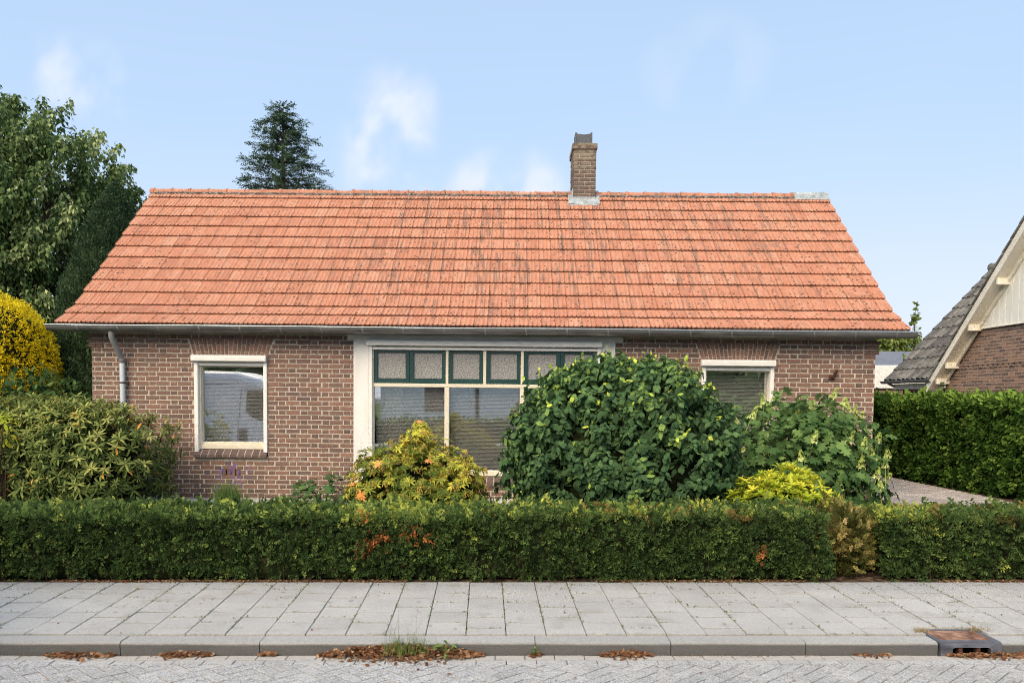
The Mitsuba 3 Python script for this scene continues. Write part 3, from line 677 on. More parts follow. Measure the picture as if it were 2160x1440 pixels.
small_window(-4.797, -3.656, 'white venetian blind behind the small window left of the wide one')
small_window(3.047, 4.165, 'white venetian blind behind the small window right of the wide one')

w = lab(free(K + '__window'))
F = MB()
F.box(-2.09, -2.014, .03, .16, .535, 2.53).box(1.436, 1.49, .03, .16, .535, 2.53)
F.box(-2.014, 1.436, .02, .16, .535, .617, c=.004).box(-2.014, 1.436, .018, .16, 1.906, 1.961, c=.004).box(-2.014, 1.436, .04, .16, 2.470, 2.53)
for a, b in ((-.896, -.856), (-.317, -.270), (.265, .312)): F.box(a, b, .022, .158, 1.961, 2.472, c=.003)
for a, b in ((-.913, -.842), (.255, .330)): F.box(a, b, .024, .158, .617, 1.906, c=.004)
F.put(w, 'mat_cream', xf=hw)
for a, b in ((-2.087, -2.03), (1.446, 1.493)): MB().box(a, b, -.034, .028, .50, 2.531, c=.004).put(piece(w + '__guide_rail'), 'mat_white_alu', xf=hw)
V, Fc = rounded_box_profile(-2.108, 1.505, -.095, .03, 2.537, 2.626, .02)
MB().add(V, Fc).put(w + '__shutter_box', 'mat_white_alu', xf=hw)
MB().box(-2.028, 1.444, -.012, .016, 2.477, 2.522, c=.004).put(w + '__shutter_end', 'mat_white_alu', xf=hw)
for a, b in ((-2.016, -1.459), (-1.455, -.896), (-.856, -.317), (-.270, .265), (.312, .873), (.877, 1.438)):
    s = MB(); y0, y1 = .036, .10
    s.box(a, a + .062, y0, y1, 1.962, 2.476, c=.003).box(b - .062, b, y0, y1, 1.962, 2.476, c=.003).box(a + .062, b - .062, y0, y1, 1.962, 2.040, c=.003).box(a + .062, b - .062, y0, y1, 2.438, 2.476, c=.003)
    s.put(piece(w + '__sash'), 'mat_green_paint', xf=hw)
    pane(piece(w + '__frosted_pane'), a + .058, b - .058, .07, 2.03, 2.445, 'mat_pebble_glass')
for (a, b), t, nm in zip(((-2.016, -.910), (-.846, .258), (.326, 1.438)), (.0015, -.001, .001), ('left', 'middle', 'right')):
    pane(piece(w + '__pane'), a, b, .095, .61, 1.912, tilt=t)
    blind(a + .02, b - .015, .19, .63, 1.93, {'left': 'white venetian blind behind the pane beside the white curtain', 'middle': 'white venetian blind behind the middle pane of the wide window', 'right': 'white venetian blind mostly hidden by the round green shrub'}[nm], (.10, .49, .87))
for a, b in ((-2.0, 1.42),):      # plain pale board added behind the frosted lights
    MB().box(a, b, .30, .31, 2.0, 2.62).put(free(K + '__plain_backing'), 'mat_room', xf=hw)
# curtain
xs = np.linspace(-1.99, -1.60, 40); V = np.array([[x + .012 * math.sin(z * 1.7 + x * 5), .36 + .022 * math.sin((x + 2) * 95) + .01 * math.sin((x + 2) * 31), z] for z in (.45, 1.2, 2.2) for x in xs])
Fq = np.array([[r * 40 + i, r * 40 + i + 1, r * 40 + i + 41, r * 40 + i + 40] for r in range(2) for i in range(39)])
MB().add(V, Fq).put('curtain', 'mat_curtain', smooth=True, xf=hw); lab('curtain', 'white curtain hanging at the left end of the wide window', 'curtain')
# the room
x0, x1, y0, y1, z0, z1 = WL + .26, WR - .26, .125, 5.2, .16, 2.62
V = np.array([[x, y, z] for x in (x0, x1) for y in (y0, y1) for z in (z0, z1)])
MB().add(V, np.array([[0, 1, 3, 2], [4, 6, 7, 5], [2, 3, 7, 6], [1, 5, 7, 3], [0, 2, 6, 4]])).put(K + '__room', 'mat_room', xf=hw)
lab(K + '__room')

# the roof, its chimney and gutter were set out 1.3 % smaller, with the eaves too far out: made larger and moved in
def hr(v): return hw(np.asarray(v, float) * 1.013 + np.array([-.0016, .1755, -.0228]))
# roof
RP = [(-.42, 2.80), (-.103, 2.975), (.219, 3.140)] + [(.219 + .2836 * i, 3.140 + .2295 * i) for i in range(1, 11)] + [(3.26, 5.601)]
NT = 63; TW = (XR - XL) / NT
sh = MB()
pp = [(-.40, 2.765), (-.10, 2.935), (.225, 3.105), (3.26, 5.560)]
V = np.array([[x, y, z] for y, z in pp for x in (XL + .02, XR - .02)] + [[x, 6.52 - y, z] for y, z in pp[:-1] for x in (XL + .02, XR - .02)])
sh.add(V, np.array([[0, 1, 3, 2], [2, 3, 5, 4], [4, 5, 7, 6], [8, 10, 11, 9], [10, 12, 13, 11], [12, 6, 7, 13]]), (.4, .5))
sh.box(XL + .03, XR - .03, -.385, .02, 2.715, 2.725, uv=(.5, .5))
for x in (XL + .02, XR - .05):      # verge boards
    for (ya, za), (yb, zb) in zip(pp[:-1], pp[1:]):
        for m in (0, 1):
            P = [(ya, za - .05), (yb, zb - .05), (yb, zb - .005), (ya, za - .005)]
            if m: P = [(6.52 - y, z) for y, z in P]
            sh.add(np.array([[xx, y, z] for xx in (x, x + .03) for y, z in P]), np.array([[0, 1, 2, 3], [4, 7, 6, 5], [0, 4, 5, 1], [2, 6, 7, 3], [0, 3, 7, 4], [1, 5, 6, 2]]), (.5, .5))
sh.put(K + '__roof', 'mat_dark', xf=hr)
NU = 13
us = np.array([0, .035, .10, .20, .298, .36, .43, .50, .565, .64, .80, .965, 1.0]); us = np.array([0] + [(k + q) / 3 for k in range(3) for q in (.16, .5, .84, 1.0)])
hs = .019 * np.array([1.0] + [.22, 0, .22, 1.0] * 3)

def tile_mesh(x, P, Q, n):
    """One tile: lower edge on P, upper end under the next row at Q; three rounded ribs, with its lower lip turned down."""
    d = np.array([Q[0] - P[0], Q[1] - P[1]]); ln = np.linalg.norm(d); d /= ln; nn = np.array([-d[1], d[0]])
    P = np.array(P) + d * rng.normal() * .003 + nn * rng.normal() * .0012; tilt = rng.normal() * .0014
    top, mid, low, bot = [], [], [], []
    w = TW - .0034; xx = x + .0017 + us * w
    for k in range(NU):
        h = hs[k] + tilt * (us[k] - .5) * 2
        top.append((xx[k], *(P + d * (ln + .04) + nn * (-.002 + h * .6)))); mid.append((xx[k], *(P + d * .012 + nn * (.031 + h))))
        low.append((xx[k], *(P + nn * (.027 + h)))); bot.append((xx[k], *(P + d * .004 + nn * (-.006 + hs[k] * 1.0))))
    V = np.array(top + mid + low + low + bot); F = []
    uvy = np.repeat([1.0, .03, 0.0, -.06, -.2], NU)
    for i in range(NU - 1):
        F += [(NU + i, NU + i + 1, i + 1, i), (2 * NU + i, 2 * NU + i + 1, NU + i + 1, NU + i), (4 * NU + i, 4 * NU + i + 1, 3 * NU + i + 1, 3 * NU + i)]
    m = len(V); side = []
    for k in (0, NU - 1): side += [low[k], bot[k], top[k], (xx[k], *(P + d * (ln + .04) - nn * .012))]
    F += [(m, m + 2, m + 3, m + 1), (m + 4, m + 5, m + 7, m + 6)]
    return np.vstack([V, side]), np.array(F), np.r_[uvy, np.full(8, -.1)]
rest = MB()
for r in range(13):
    for c in range(NT):
        v, f, vy = tile_mesh(XL + c * TW, RP[r], RP[r + 1], r)
        t = np.clip(.48 + rng.normal() * .14, 0, 1)
        uv = np.zeros((len(v), 2)); uv[:, 0] = t; uv[:, 1] = vy
        if r < 4 or (r == 4 and c < 300 - 4 * NT): MB().add(v, f, uv).put(piece(K + '__roof__tile'), 'mat_tile', smooth=True, xf=hr)
        else: rest.add(v, f, uv)
rest.put(K + '__roof__tiles', 'mat_tile', smooth=True, xf=hr); lab(K + '__roof__tiles', kind='stuff')
# back slope, never seen from the street, as one ribbed sheet
# ridge
nr = 37; rl = (XR - XL) / nr
for i in range(nr):
    x = XL + i * rl
    if 1.22 < x + rl / 2 < 1.68: continue
    th = np.linspace(-.05, math.pi + .05, 11); dz = rng.normal() * .004; ty = rng.normal() * .004
    prof_ = [(x, .098), (x + .045, .104), (x + .05, .089), (x + rl + .02, .084)]
    if i == 0: prof_ = [(x - .03, .100)] + prof_[1:]
    V = np.array([[px_, 3.26 + ty + rr * 1.02 * math.cos(t), 5.568 + dz + rr * math.sin(t)] for px_, rr in prof_ for t in th]); n = len(th)
    Fq = [(a * n + b, a * n + b + 1, a * n + b + n + 1, a * n + b + n) for a in range(3) for b in range(n - 1)] 
    Vc = len(V); V = np.vstack([V, [[x - (.03 if i == 0 else 0), 3.26, 5.568]], [[x + rl + .02, 3.26, 5.568]]])
    mb = MB().add(V, np.array(Fq), (np.clip(.45 + rng.normal() * .2, 0, 1), .5))
    mb.f.append(np.array([(Vc, b + 1, b) for b in range(n - 1)] + [(Vc + 1, 3 * n + b, 3 * n + b + 1) for b in range(n - 1)]))
    mb.put(piece(K + '__roof__ridge_tile'), 'mat_tile', smooth=False, xf=hr)
xs = np.linspace(XL + .02, XR - .02, 260); ed = nz(np.c_[xs * 9, xs * 0, xs * 0], 1, 5); ed2 = nz(np.c_[xs * 23, xs * 0, xs * 0], 1, 6)
mort = []
for x, e, e2 in zip(xs, ed, ed2):
    q = -.104 - .022 * e - .012 * e2
    yb_, zb_ = 3.26 + q, 5.601 + q * .809 + .048
    mort += [(x, 3.26 - .08, 5.585), (x, (3.26 - .09 + yb_) / 2, (5.575 + zb_) / 2 + .006), (x, yb_, zb_), (x, yb_ + .02, zb_ - .06)]
Fq = np.array([(i * 4 + k, i * 4 + k + 1, i * 4 + k + 5, i * 4 + k + 4) for i in range(259) for k in range(3)])
MB().add(np.array(mort), Fq[:, ::-1]).put(K + '__roof__ridge_mortar', 'mat_ridge_mortar', smooth=True, xf=hr)
# lead patch over the right end of the ridge
V = []
xs = np.linspace(5.40, XR + .01, 26)
for i, x in enumerate(xs):
    t = i / 25; hgt = .35 + .5 * t + .15 * math.sin(t * 9)
    for k in range(6):
        a = math.radians(205 - k * (12 + 16 * hgt))
        rr = .112 if k else .125
        V.append((x, 3.26 + rr * math.cos(a) - (.05 if k == 0 else 0), 5.572 + rr * math.sin(a) - (.005 if k == 0 else 0)))
Fq = np.array([(i * 6 + k, i * 6 + k + 1, i * 6 + k + 7, i * 6 + k + 6) for i in range(25) for k in range(5)])
MB().add(np.array(V), Fq).put(K + '__roof__lead_patch', 'mat_lead', smooth=True, xf=hr); lab(K + '__roof__lead_patch', 'pale grey lead patch on the ridge end')

# chimney
cx0, cx1, cy0, cy1 = 1.243, 1.657, 3.05, 3.86
c = MB().box(cx0 + .008, cx1 - .008, cy0 + .008, cy1 - .008, 4.9, 6.392).put(K + '__chimney', 'mat_mortar', xf=hr)
nb = 0
def cbrick(v, f, t):
    global nb
    MB().add(v, f, (t, 0)).put(K + '__chimney__brick' + ('' if nb == 0 else f'_{nb:03d}'), 'mat_chimney', xf=hr); nb += 1
for ci in range(15):
    z0 = 5.300 + ci * .0728; z1 = z0 + .0585
    L4 = (cx1 - cx0)
    cutx = [0, .5, 1] if ci % 2 == 0 else [0, .25, .75, 1]
    for a, b in zip(cutx[:-1], cutx[1:]):
        v, f = brick_mesh(cx0 + a * L4 + (.005 if a else 0), cx0 + b * L4 - (.005 if b < 1 else 0), z0, z1, proud=.004, back=.03)
        v[:, 1] += cy0; cbrick(v, f, np.clip(.3 + .2 * rng.normal(), 0, 1))
    cuty = [0, .13, .39, .65, .91, 1] if ci % 2 == 0 else [0, .26, .52, .78, 1]
    for side in (0, 1):
        for a, b in zip(cuty[:-1], cuty[1:]):
            v, f = brick_mesh(a * (cy1 - cy0) + .005, b * (cy1 - cy0) - .005, z0, z1, proud=.004, back=.03)
            w_ = np.stack([cx0 + v[:, 1], cy1 - v[:, 0], v[:, 2]], 1) if side == 0 else np.stack([cx1 - v[:, 1], cy0 + v[:, 0], v[:, 2]], 1)
            cbrick(w_, f, np.clip(.3 + .2 * rng.normal(), 0, 1))
capm = MB()
cv, cf = cbox(cx0 - .026, cx1 + .026, cy0 - .03, cy1 + .05, 6.392, 6.500, .01)
cm = trimesh.Trimesh(cv, cf).subdivide_to_size(.035); q = np.array(cm.vertices)
q = q + (nz(q, 22, 2)[:, None] - .5) * .012 * np.array([1, 1, 1])
capm.add(q, np.array(cm.faces), (.5, 0)).put(K + '__chimney__cap', 'mat_chimney', smooth=30 if False else False, xf=hr)
# flue hood: two upright sides and a sagging front
fl = MB()
P = Polygon([(1.270, 6.50), (1.585, 6.50), (1.585, 6.700)] + [(1.585 - .315 * t, 6.700 - .022 * math.sin(math.pi * t)) for t in np.linspace(.08, .92, 9)] + [(1.270, 6.700)])
fm = trimesh.creation.extrude_polygon(P, .34, engine='earcut'); v = np.array(fm.vertices)
fl.add(np.stack([v[:, 0], 3.10 + v[:, 2], v[:, 1]], 1), np.array(fm.faces)[:, ::-1])
for a, b in ((1.268, 1.300), (1.555, 1.587)): fl.box(a, b, 3.088, 3.45, 6.495, 6.712, c=.005)
fl.put(K + '__chimney__flue_hood', 'mat_flue', xf=hr); lab(K + '__chimney__flue_hood', 'dark slate grey flue hood')
la = MB()
def on_roof(x, y, h): return (x, y, 3.140 + (y - .219) * .8092 + h)
xs = np.linspace(1.150, 1.712, 9); V = []
for x in xs:
    wv_ = .004 * math.sin(x * 60)
    V += [on_roof(x, 2.885, .030 + wv_), on_roof(x, 2.96, .046), on_roof(x, 3.045, .055), (x, 3.038, 5.52 if 1.22 < x < 1.68 else 5.46)]
la.add(np.array(V), np.array([(i * 4 + k, i * 4 + 4 + k, i * 4 + 5 + k, i * 4 + 1 + k) for i in range(8) for k in range(3)]))
for xa, xb in ((1.150, 1.238), (1.662, 1.735)):
    V = [on_roof(xa, 2.90, .05), on_roof(xb, 2.90, .05), on_roof(xb, 3.30, .055), on_roof(xa, 3.30, .055)]
    la.add(np.array(V), np.array([[0, 1, 2, 3]]))
la.box(1.222, 1.240, 3.035, 3.33, 5.42, 5.66)
la.put(K + '__chimney__flashing', 'mat_lead', xf=hr); lab(K + '__chimney__flashing', 'pale grey lead flashing at the chimney foot')

# gutter
th = np.linspace(math.pi, 2 * math.pi, 13); r0, r1 = .084, .081; cy, cz = -.505, 2.765
pr = [(cy + r0 * math.cos(t), cz + r0 * math.sin(t)) for t in th] + [(cy + r1 * math.cos(t), cz + r1 * math.sin(t)) for t in th[::-1]]
xs = np.linspace(-6.79, 6.085, 30); m = len(pr)
V = np.array([[x, y, z + .003 * math.sin(x * 1.3)] for x in xs for y, z in pr])
Fq = [(i * m + j, i * m + (j + 1) % m, (i + 1) * m + (j + 1) % m, (i + 1) * m + j) for i in range(29) for j in range(m)]
gm = MB().add(V, np.array(Fq))
for x in (-6.79, 6.085): gm.add(np.array([[x, cy, cz]] + [[x, cy + r0 * math.cos(t), cz + r0 * math.sin(t)] for t in th]), np.array([(0, i, i + 1) for i in range(1, 13)]))
gm.put(K + '__gutter', 'mat_zinc', smooth=True, xf=hr)
MB().add(*tube([(x, cy - r0 - .002, cz + .006 + .003 * math.sin(x * 1.3)) for x in np.linspace(-6.81, 6.10, 30)], .0105, 10)).put(K + '__gutter__lip', 'mat_zinc_highlight', smooth=True, xf=hr)
mat('mat_zinc_clip', (.24, .245, .25), .45, .5, metallic=.4)
mat('mat_zinc_highlight', lambda p, n, uv: C(.42, .47, .50) * (.85 + .3 * fbm(p.x * 4, 1.0, 1.0, 3)), .3, .5, metallic=.6)  # zinc painted lighter and bluer for the highlight along the lip
for i in range(21):
    x = -6.33 + i * .605
    pts = [(x + .004 * k, cy + (r0 + .004) * math.cos(t), cz + (r0 + .004) * math.sin(t)) for k, t in enumerate(np.linspace(math.pi, 1.62 * math.pi, 8))]
    V = np.array([[a + s * .012, b, c_] for a, b, c_ in pts for s in (-1, 1)])
    MB().add(V, np.array([(j * 2, j * 2 + 1, j * 2 + 3, j * 2 + 2) for j in range(7)])).put(piece(K + '__gutter__bracket'), 'mat_zinc_clip', xf=hr)
for x in (-.02, 3.3, -4.0): MB().add(*(lambda p_: (np.array([[xx, cy + (r0 + .003) * math.cos(t), cz + (r0 + .003) * math.sin(t)] for xx in (x - .03, x + .03) for t in p_]), np.array([(j, j + 1, j + 1 + len(p_), j + len(p_)) for j in range(len(p_) - 1)])))(np.linspace(math.pi, 1.6 * math.pi, 9))).put(piece(K + '__gutter__seam'), 'mat_zinc', xf=hr)
# downpipe
MB().add(*tube([(-5.936, -.315, 2.72), (-5.936, -.31, 2.66), (-5.936, -.30, 2.61), (-5.932, -.275, 2.565), (-5.888, -.115, 2.33), (-5.881, -.09, 2.29), (-5.88, -.085, 2.235)], [.043, .044, .044, .043, .043, .044, .045], 14)).put(K + '__downpipe_bend', 'mat_pipe_dark', smooth=True, xf=hw)
MB().add(*tube([(-5.88, -.085, 2.25), (-5.873, -.085, 1.2), (-5.868, -.085, .1)], .040, 14)).put(K + '__downpipe', 'mat_pvc', smooth=True, xf=hw)
MB().add(*tube([(-5.878, -.085, 1.915), (-5.878, -.085, 1.94)], .0445, 14)).box(-5.84, -5.81, -.09, 0, 1.918, 1.935).put(K + '__downpipe__pipe_clip', 'mat_black_metal', xf=hw)
# ---------------------------------------------------------------- planting
def sprig(n, ang=50, wid=.13, ln=.42, droop=0.0, seed=1):
    """A short shoot: pairs of flat narrow leaves along a stem of length 1."""
    r = np.random.default_rng(seed); v, f, t = [], [], []
    for i in range(n):
        y = .08 + .82 * i / max(n - 1, 1); s = -1 if i % 2 else 1; a = math.radians(ang + r.normal() * 8); L = ln * (1 - .45 * y) * (.85 + .3 * r.random())
        d = np.array([s * math.sin(a), math.cos(a), -droop + .25 * r.normal() * .5]); w = np.array([-d[1], d[0], 0]) * wid * .5
        b = np.array([0, y, 0.0]); k = len(v)
        v += [b, b + d * L * .55 + w, b + d * L, b + d * L * .55 - w]; t += [y] * 4; f += [(k, k + 1, k + 2), (k, k + 2, k + 3)]
    k = len(v); v += [np.array(q, float) for q in ((0, .6, 0), (wid * .5, .85, 0), (0, 1.12, 0), (-wid * .5, .85, 0))]; t += [1] * 4; f += [(k, k + 1, k + 2), (k, k + 2, k + 3)]
    return np.array(v), np.array(f), np.array(t)
YEW = sprig(5, 48, .23, .54); YEW2 = sprig(4, 55, .30, .54, seed=4); FAR = sprig(3, 50, .34, .55, seed=5); FAR2 = sprig(3, 38, .30, .55, seed=6)
CONI = sprig(8, 42, .16, .46, .1, seed=7)

def put_arrays(key, vfu, bsdf, smooth=False):
    v, f, u = vfu
    scene[key] = mikit.ply((v, f), bsdf, smooth=smooth, uv=u)
    return key

def hedge(key, x0, x1, y0, y1, z0, z1, cden, K, cs, size, m, tone_fn, kind_fn=None, xf=None, ends=(1, 1), tpl=(YEW, YEW2), core='mat_core', inset=.09, back=.5, prot=.05):
    """A clipped hedge: tufts of short shoots, standing out unevenly, over a solid dark core that stands in for the shaded inside."""
    faces = [('f', (x1 - x0) * (z1 - z0), np.array([0, -1.0, 0])), ('t', (x1 - x0) * (y1 - y0), np.array([0, 0, 1.0])), ('b', (x1 - x0) * (z1 - z0) * back, np.array([0, 1.0, 0]))]
    if ends[0]: faces.append(('l', (y1 - y0) * (z1 - z0), np.array([-1.0, 0, 0])))
    if ends[1]: faces.append(('r', (y1 - y0) * (z1 - z0), np.array([1.0, 0, 0])))
    Cs, Ns, Fs = [], [], []
    for nm, area, nrm in faces:
        n = int(area * cden); q = np.stack([rng.uniform(x0, x1, n), rng.uniform(y0, y1, n), rng.uniform(z0, z1, n)], 1)
        ax = int(np.argmax(np.abs(nrm))); q[:, ax] = ((x1, y1, z1) if nrm[ax] > 0 else (x0, y0, z0))[ax]
        q += nrm * ((nz(q, 3.0, 3) - .5) * .06 - rng.random(n) ** 1.5 * prot)[:, None]
        Cs.append(q); Ns.append(np.broadcast_to(nrm, q.shape)); Fs += [nm] * n
    Cn, Nn, Fs = np.vstack(Cs), np.vstack(Ns), np.array(Fs); n = len(Cn)
    over = np.clip(Cn[:, 2] - (z1 - .06), 0, None); Cn[:, 1] = np.where(Fs == 'f', Cn[:, 1] + over * .8, Cn[:, 1])
    sc = .7 + .6 * rng.random(n); ct = tone_fn(Cn, Fs); ck = np.zeros(n) if kind_fn is None else kind_fn(Cn, Fs)
    aim = unit(Nn + rand_unit(n) * .38 + [0, 0, .12])
    off = rng.normal(size=(n, K, 3)); off -= aim[:, None] * (off * aim[:, None]).sum(-1, keepdims=True); off *= (cs * .55 * sc)[:, None, None]
    r2 = (off ** 2).sum(-1, keepdims=True) / (cs * sc)[:, None, None] ** 2
    P = (Cn[:, None] + off - aim[:, None] * np.minimum(r2, 2.5) * cs * .45).reshape(-1, 3)
    d = unit(aim[:, None] * .75 + off / (cs * sc)[:, None, None] * .75 + rng.normal(size=(n, K, 3)) * .28).reshape(-1, 3)
    N = np.repeat(Nn, K, 0); F = np.repeat(Fs, K)
    top = F == 't'; d[top, 2] = np.abs(d[top, 2])
    M = frames(d, unit(N + rand_unit(len(P)) * .8))
    sz = size * (.65 + .7 * rng.random(len(P))); sz[top] *= 1.0 + .8 * (rng.random(top.sum()) < .12)
    tone = np.clip(np.repeat(ct, K) + .12 * rng.normal(size=len(P)) - .10 * (r2.reshape(-1) - .6), 0, 1); kind = np.repeat(ck, K)
    h = rng.random(len(P)) < .5
    MB().add(*scatter(tpl[0], P[h], M[h], sz[h], tone[h], kind[h])).add(*scatter(tpl[1], P[~h], M[~h], sz[~h], tone[~h], kind[~h])).put(key + '__foliage', m, xf=xf); lab(key + '__foliage', kind='stuff')
    if core:
        nx = int((x1 - x0) / .12) + 1; xs = np.linspace(x0 + inset, x1 - inset, nx); ya, yb, zt = y0 + inset, y1 - inset, z1 - inset * .9
        ring = [(ya, z0 - .02 + (zt - z0 - .05) * k / 5) for k in range(6)] + [(ya + .05, zt)] + [(ya + (yb - ya) * k / 5, zt) for k in range(1, 5)] + [(yb - .05, zt)] + [(yb, zt - .05 - (zt - z0 - .03) * k / 5) for k in range(6)]
        m_ = len(ring); q = np.array([[x, y, z] for x in xs for y, z in ring])
        q = q + (np.stack([nz(q, 6, s) for s in (1, 2, 3)], 1) - .5) * .07
        F_ = [(i * m_ + j, (i + 1) * m_ + j, (i + 1) * m_ + j + 1, i * m_ + j + 1) for i in range(nx - 1) for j in range(m_ - 1)]
        cb = MB().add(q, np.array(F_))
        for e in (0, (nx - 1) * m_): cb.add(q[e:e + m_], np.array([(0, j, j + 1) for j in range(1, m_ - 1)]))
        cb.put(key + '__twigs', core, xf=xf)  # solid core, coloured as dark as the shaded inside

def front_tone(P, F):
    t = .38 + .17 * rng.normal(size=len(P)) + .22 * (nz(P, 2.2, 21) - .5)
    t = t + np.where(F == 't', .10, 0) + np.clip((P[:, 2] - .575) / .1, 0, 1) * .12
    yel = ((P[:, 0] > -1.5) & (P[:, 0] < -.72) & (P[:, 2] > .595)) | ((P[:, 0] > 3.55) & (P[:, 0] < 4.0) & (P[:, 2] > .595))
    return t + np.where(yel, .28, 0)
DEAD = np.array([(-1.33, .63), (-1.36, .56), (-1.20, .40), (-1.13, .41), (-1.08, .43), (-.87, .47), (-.76, .46), (-.71, .45), (2.40, .29), (-1.25, .34)])
def front_kind(P, F):
    dd = np.min(np.hypot(P[:, None, 0] - DEAD[None, :, 0], (P[:, None, 2] - DEAD[None, :, 1]) * 1.2), 1)
    tip = (F == 't') & (rng.random(len(P)) < np.where(P[:, 0] > 0, .07, .03))
    return np.where((dd < .055) & (F == 'f') & (rng.random(len(P)) < .8), 1.0, np.where(tip & (P[:, 0] > -.6), .52, 0.0))
lab('clipped_hedge', 'long low clipped yew hedge in front of the cottage, with a few dead brown sprigs', 'hedge', 'low hedges along the pavement')
hedge('clipped_hedge', -7.4, 3.02, 7.975, 8.85, .085, .650, 250, 11, .050, .050, 'mat_yew', front_tone, front_kind, ends=(1, 1), back=.25)
lab('clipped_hedge_001', 'short low clipped yew hedge right of the browning shrub', 'hedge', 'low hedges along the pavement')
hedge('clipped_hedge_001', 3.60, 5.9, 7.99, 8.70, .09, .648, 250, 11, .050, .050, 'mat_yew', front_tone, front_kind, ends=(1, 0), back=.25)

def hedge_stems(key, x0, x1, n):
    mb = MB()
    for i in range(n):
        x = x0 + (x1 - x0) * (i + rng.random()) / n; y = 8.06 + .12 * rng.random(); p = np.array([x, y, .03])
        for k in range(rng.integers(1, 4)): mb.add(*tube([p + [rng.normal() * .012, 0, 0], p + [rng.normal() * .03, -.01 * rng.random(), .10], p + [rng.normal() * .07, -.02, .24]], [.009, .007, .004], 5))
    mb.put(key + '__stems', 'mat_twig'); lab(key + '__stems', kind='stuff')
hedge_stems('clipped_hedge', -7.3, 3.0, 120); hedge_stems('clipped_hedge_001', 3.62, 5.3, 20)
# leaf litter under the hedge
def curled_leaf(seed=0):
    r = np.random.default_rng(seed); v = []
    for y, w in ((0, .05), (.3, .30), (.65, .27), (1.0, .03)):
        for k in (-1, 0, 1): v.append((k * w, y - .5, .22 * abs(k) * w * 2 + .25 * (y - .5) ** 2 + r.normal() * .03))
    f = []
    for i in range(3):
        for k in (0, 1): a = i * 3 + k; f += [(a, a + 1, a + 4), (a, a + 4, a + 3)]
    return np.array(v), np.array(f), np.zeros(12)
DEADLEAF = [curled_leaf(s) for s in range(3)]
def litter(key, P, size, label=None, cat=None, kind='stuff', flat=.5):
    n = len(P); M = frames(unit(rand_unit(n) * np.array([1, 1, .35])), unit(rand_unit(n) * flat + np.array([0, 0, 1])))
    mb = MB(); w = rng.integers(0, 3, n); sz = size * (.6 + .8 * rng.random(n))
    for k in range(3):
        s = w == k
        if s.any(): mb.add(*scatter(DEADLEAF[k], P[s], M[s], sz[s], np.clip(.5 + .27 * rng.normal(size=s.sum()), 0, 1)))
    mb.put(key, 'mat_dead_leaf'); lab(key, label, cat, kind=kind)
n = 2600
P = np.stack([rng.uniform(-4.8, 5.0, n), 7.962 - np.abs(rng.normal(size=n)) * .022, np.zeros(n)], 1); P = P[nz(P, 1.6, 2) > .38]
P[:, 2] = .052 + rng.random(len(P)) * .012
litter('leaf_litter', P, .022, 'thin line of brown leaf litter along the foot of the low hedge', 'leaf litter')

# browning shrub in the gap
lab('browning_shrub', 'half dead bronze coloured shrub in the gap between the two low hedges', 'shrub')
P, N, dp = shell(2600, (3.24, 8.36, .32), (.30, .33, .42), 2.2, .22, 3.5, 3, lo=.25, zmin=.10)
P[:, 2] = np.clip(P[:, 2], .1, 2)
M = frames(unit(N * .7 + rand_unit(len(P)) * .6 + [0, 0, .35]), unit(rand_unit(len(P))))
t = np.clip(.42 + .22 * rng.normal(size=len(P)) + .30 * (P[:, 2] - .35) - .5 * (nz(P, 6, 4) < .42), 0, 1)
put_arrays('browning_shrub__foliage', scatter(CONI, P, M, .075 * (.6 + .7 * rng.random(len(P))), t), 'mat_bronze'); lab('browning_shrub__foliage', kind='stuff')
mb = MB()
for i in range(9):
    a = rng.uniform(0, 2 * math.pi); e = np.array([3.24 + .22 * math.cos(a), 8.36 + .25 * math.sin(a), rng.uniform(.4, .68)])
    mb.add(*tube([(3.24, 8.36, .03), (3.24 + (e[0] - 3.24) * .35, 8.36 + (e[1] - 8.36) * .35, .28), e], [.012, .009, .004], 5))
mb.put('browning_shrub__stems', 'mat_twig')

# the tall hedge along the drive
TA = math.atan(.037)
def tall_xf(v):
    v = np.asarray(v); c, s = math.cos(TA), math.sin(TA); x, y = v[:, 0] - 7.90, v[:, 1] - 13.2
    return np.stack([7.90 + x * c - y * s, 13.2 + x * s + y * c, v[:, 2]], 1)
lab('tall_hedge', 'tall dense dark green hedge along the driveway', 'hedge')
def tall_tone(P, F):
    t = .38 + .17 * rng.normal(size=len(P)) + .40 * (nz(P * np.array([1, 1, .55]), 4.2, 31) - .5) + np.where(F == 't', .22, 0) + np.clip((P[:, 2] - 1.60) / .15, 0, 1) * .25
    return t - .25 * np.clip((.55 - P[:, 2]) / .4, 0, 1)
_rot = lambda P: P
# built lying along x, then turned so that its long face looks at the cottage
def tall_place(v):
    v = np.asarray(v); return tall_xf(np.stack([7.93 + v[:, 1], 11.4 + v[:, 0], v[:, 2]], 1))
def hedge_turn(v): return tall_place(v)
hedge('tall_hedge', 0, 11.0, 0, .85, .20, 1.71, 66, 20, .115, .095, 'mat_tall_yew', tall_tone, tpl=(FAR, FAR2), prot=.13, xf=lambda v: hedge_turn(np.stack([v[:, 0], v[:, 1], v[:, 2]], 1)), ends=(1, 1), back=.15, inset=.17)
mb = MB()
for i in range(34):
    x = .2 + i * .32 + rng.normal() * .05; mb.add(*tube([(x, .3 + rng.normal() * .06, .1), (x + rng.normal() * .03, .35, .3), (x + rng.normal() * .05, .4, .6)], [.022, .018, .012], 6))
mb.put('tall_hedge__stems', 'mat_bark', xf=tall_place)

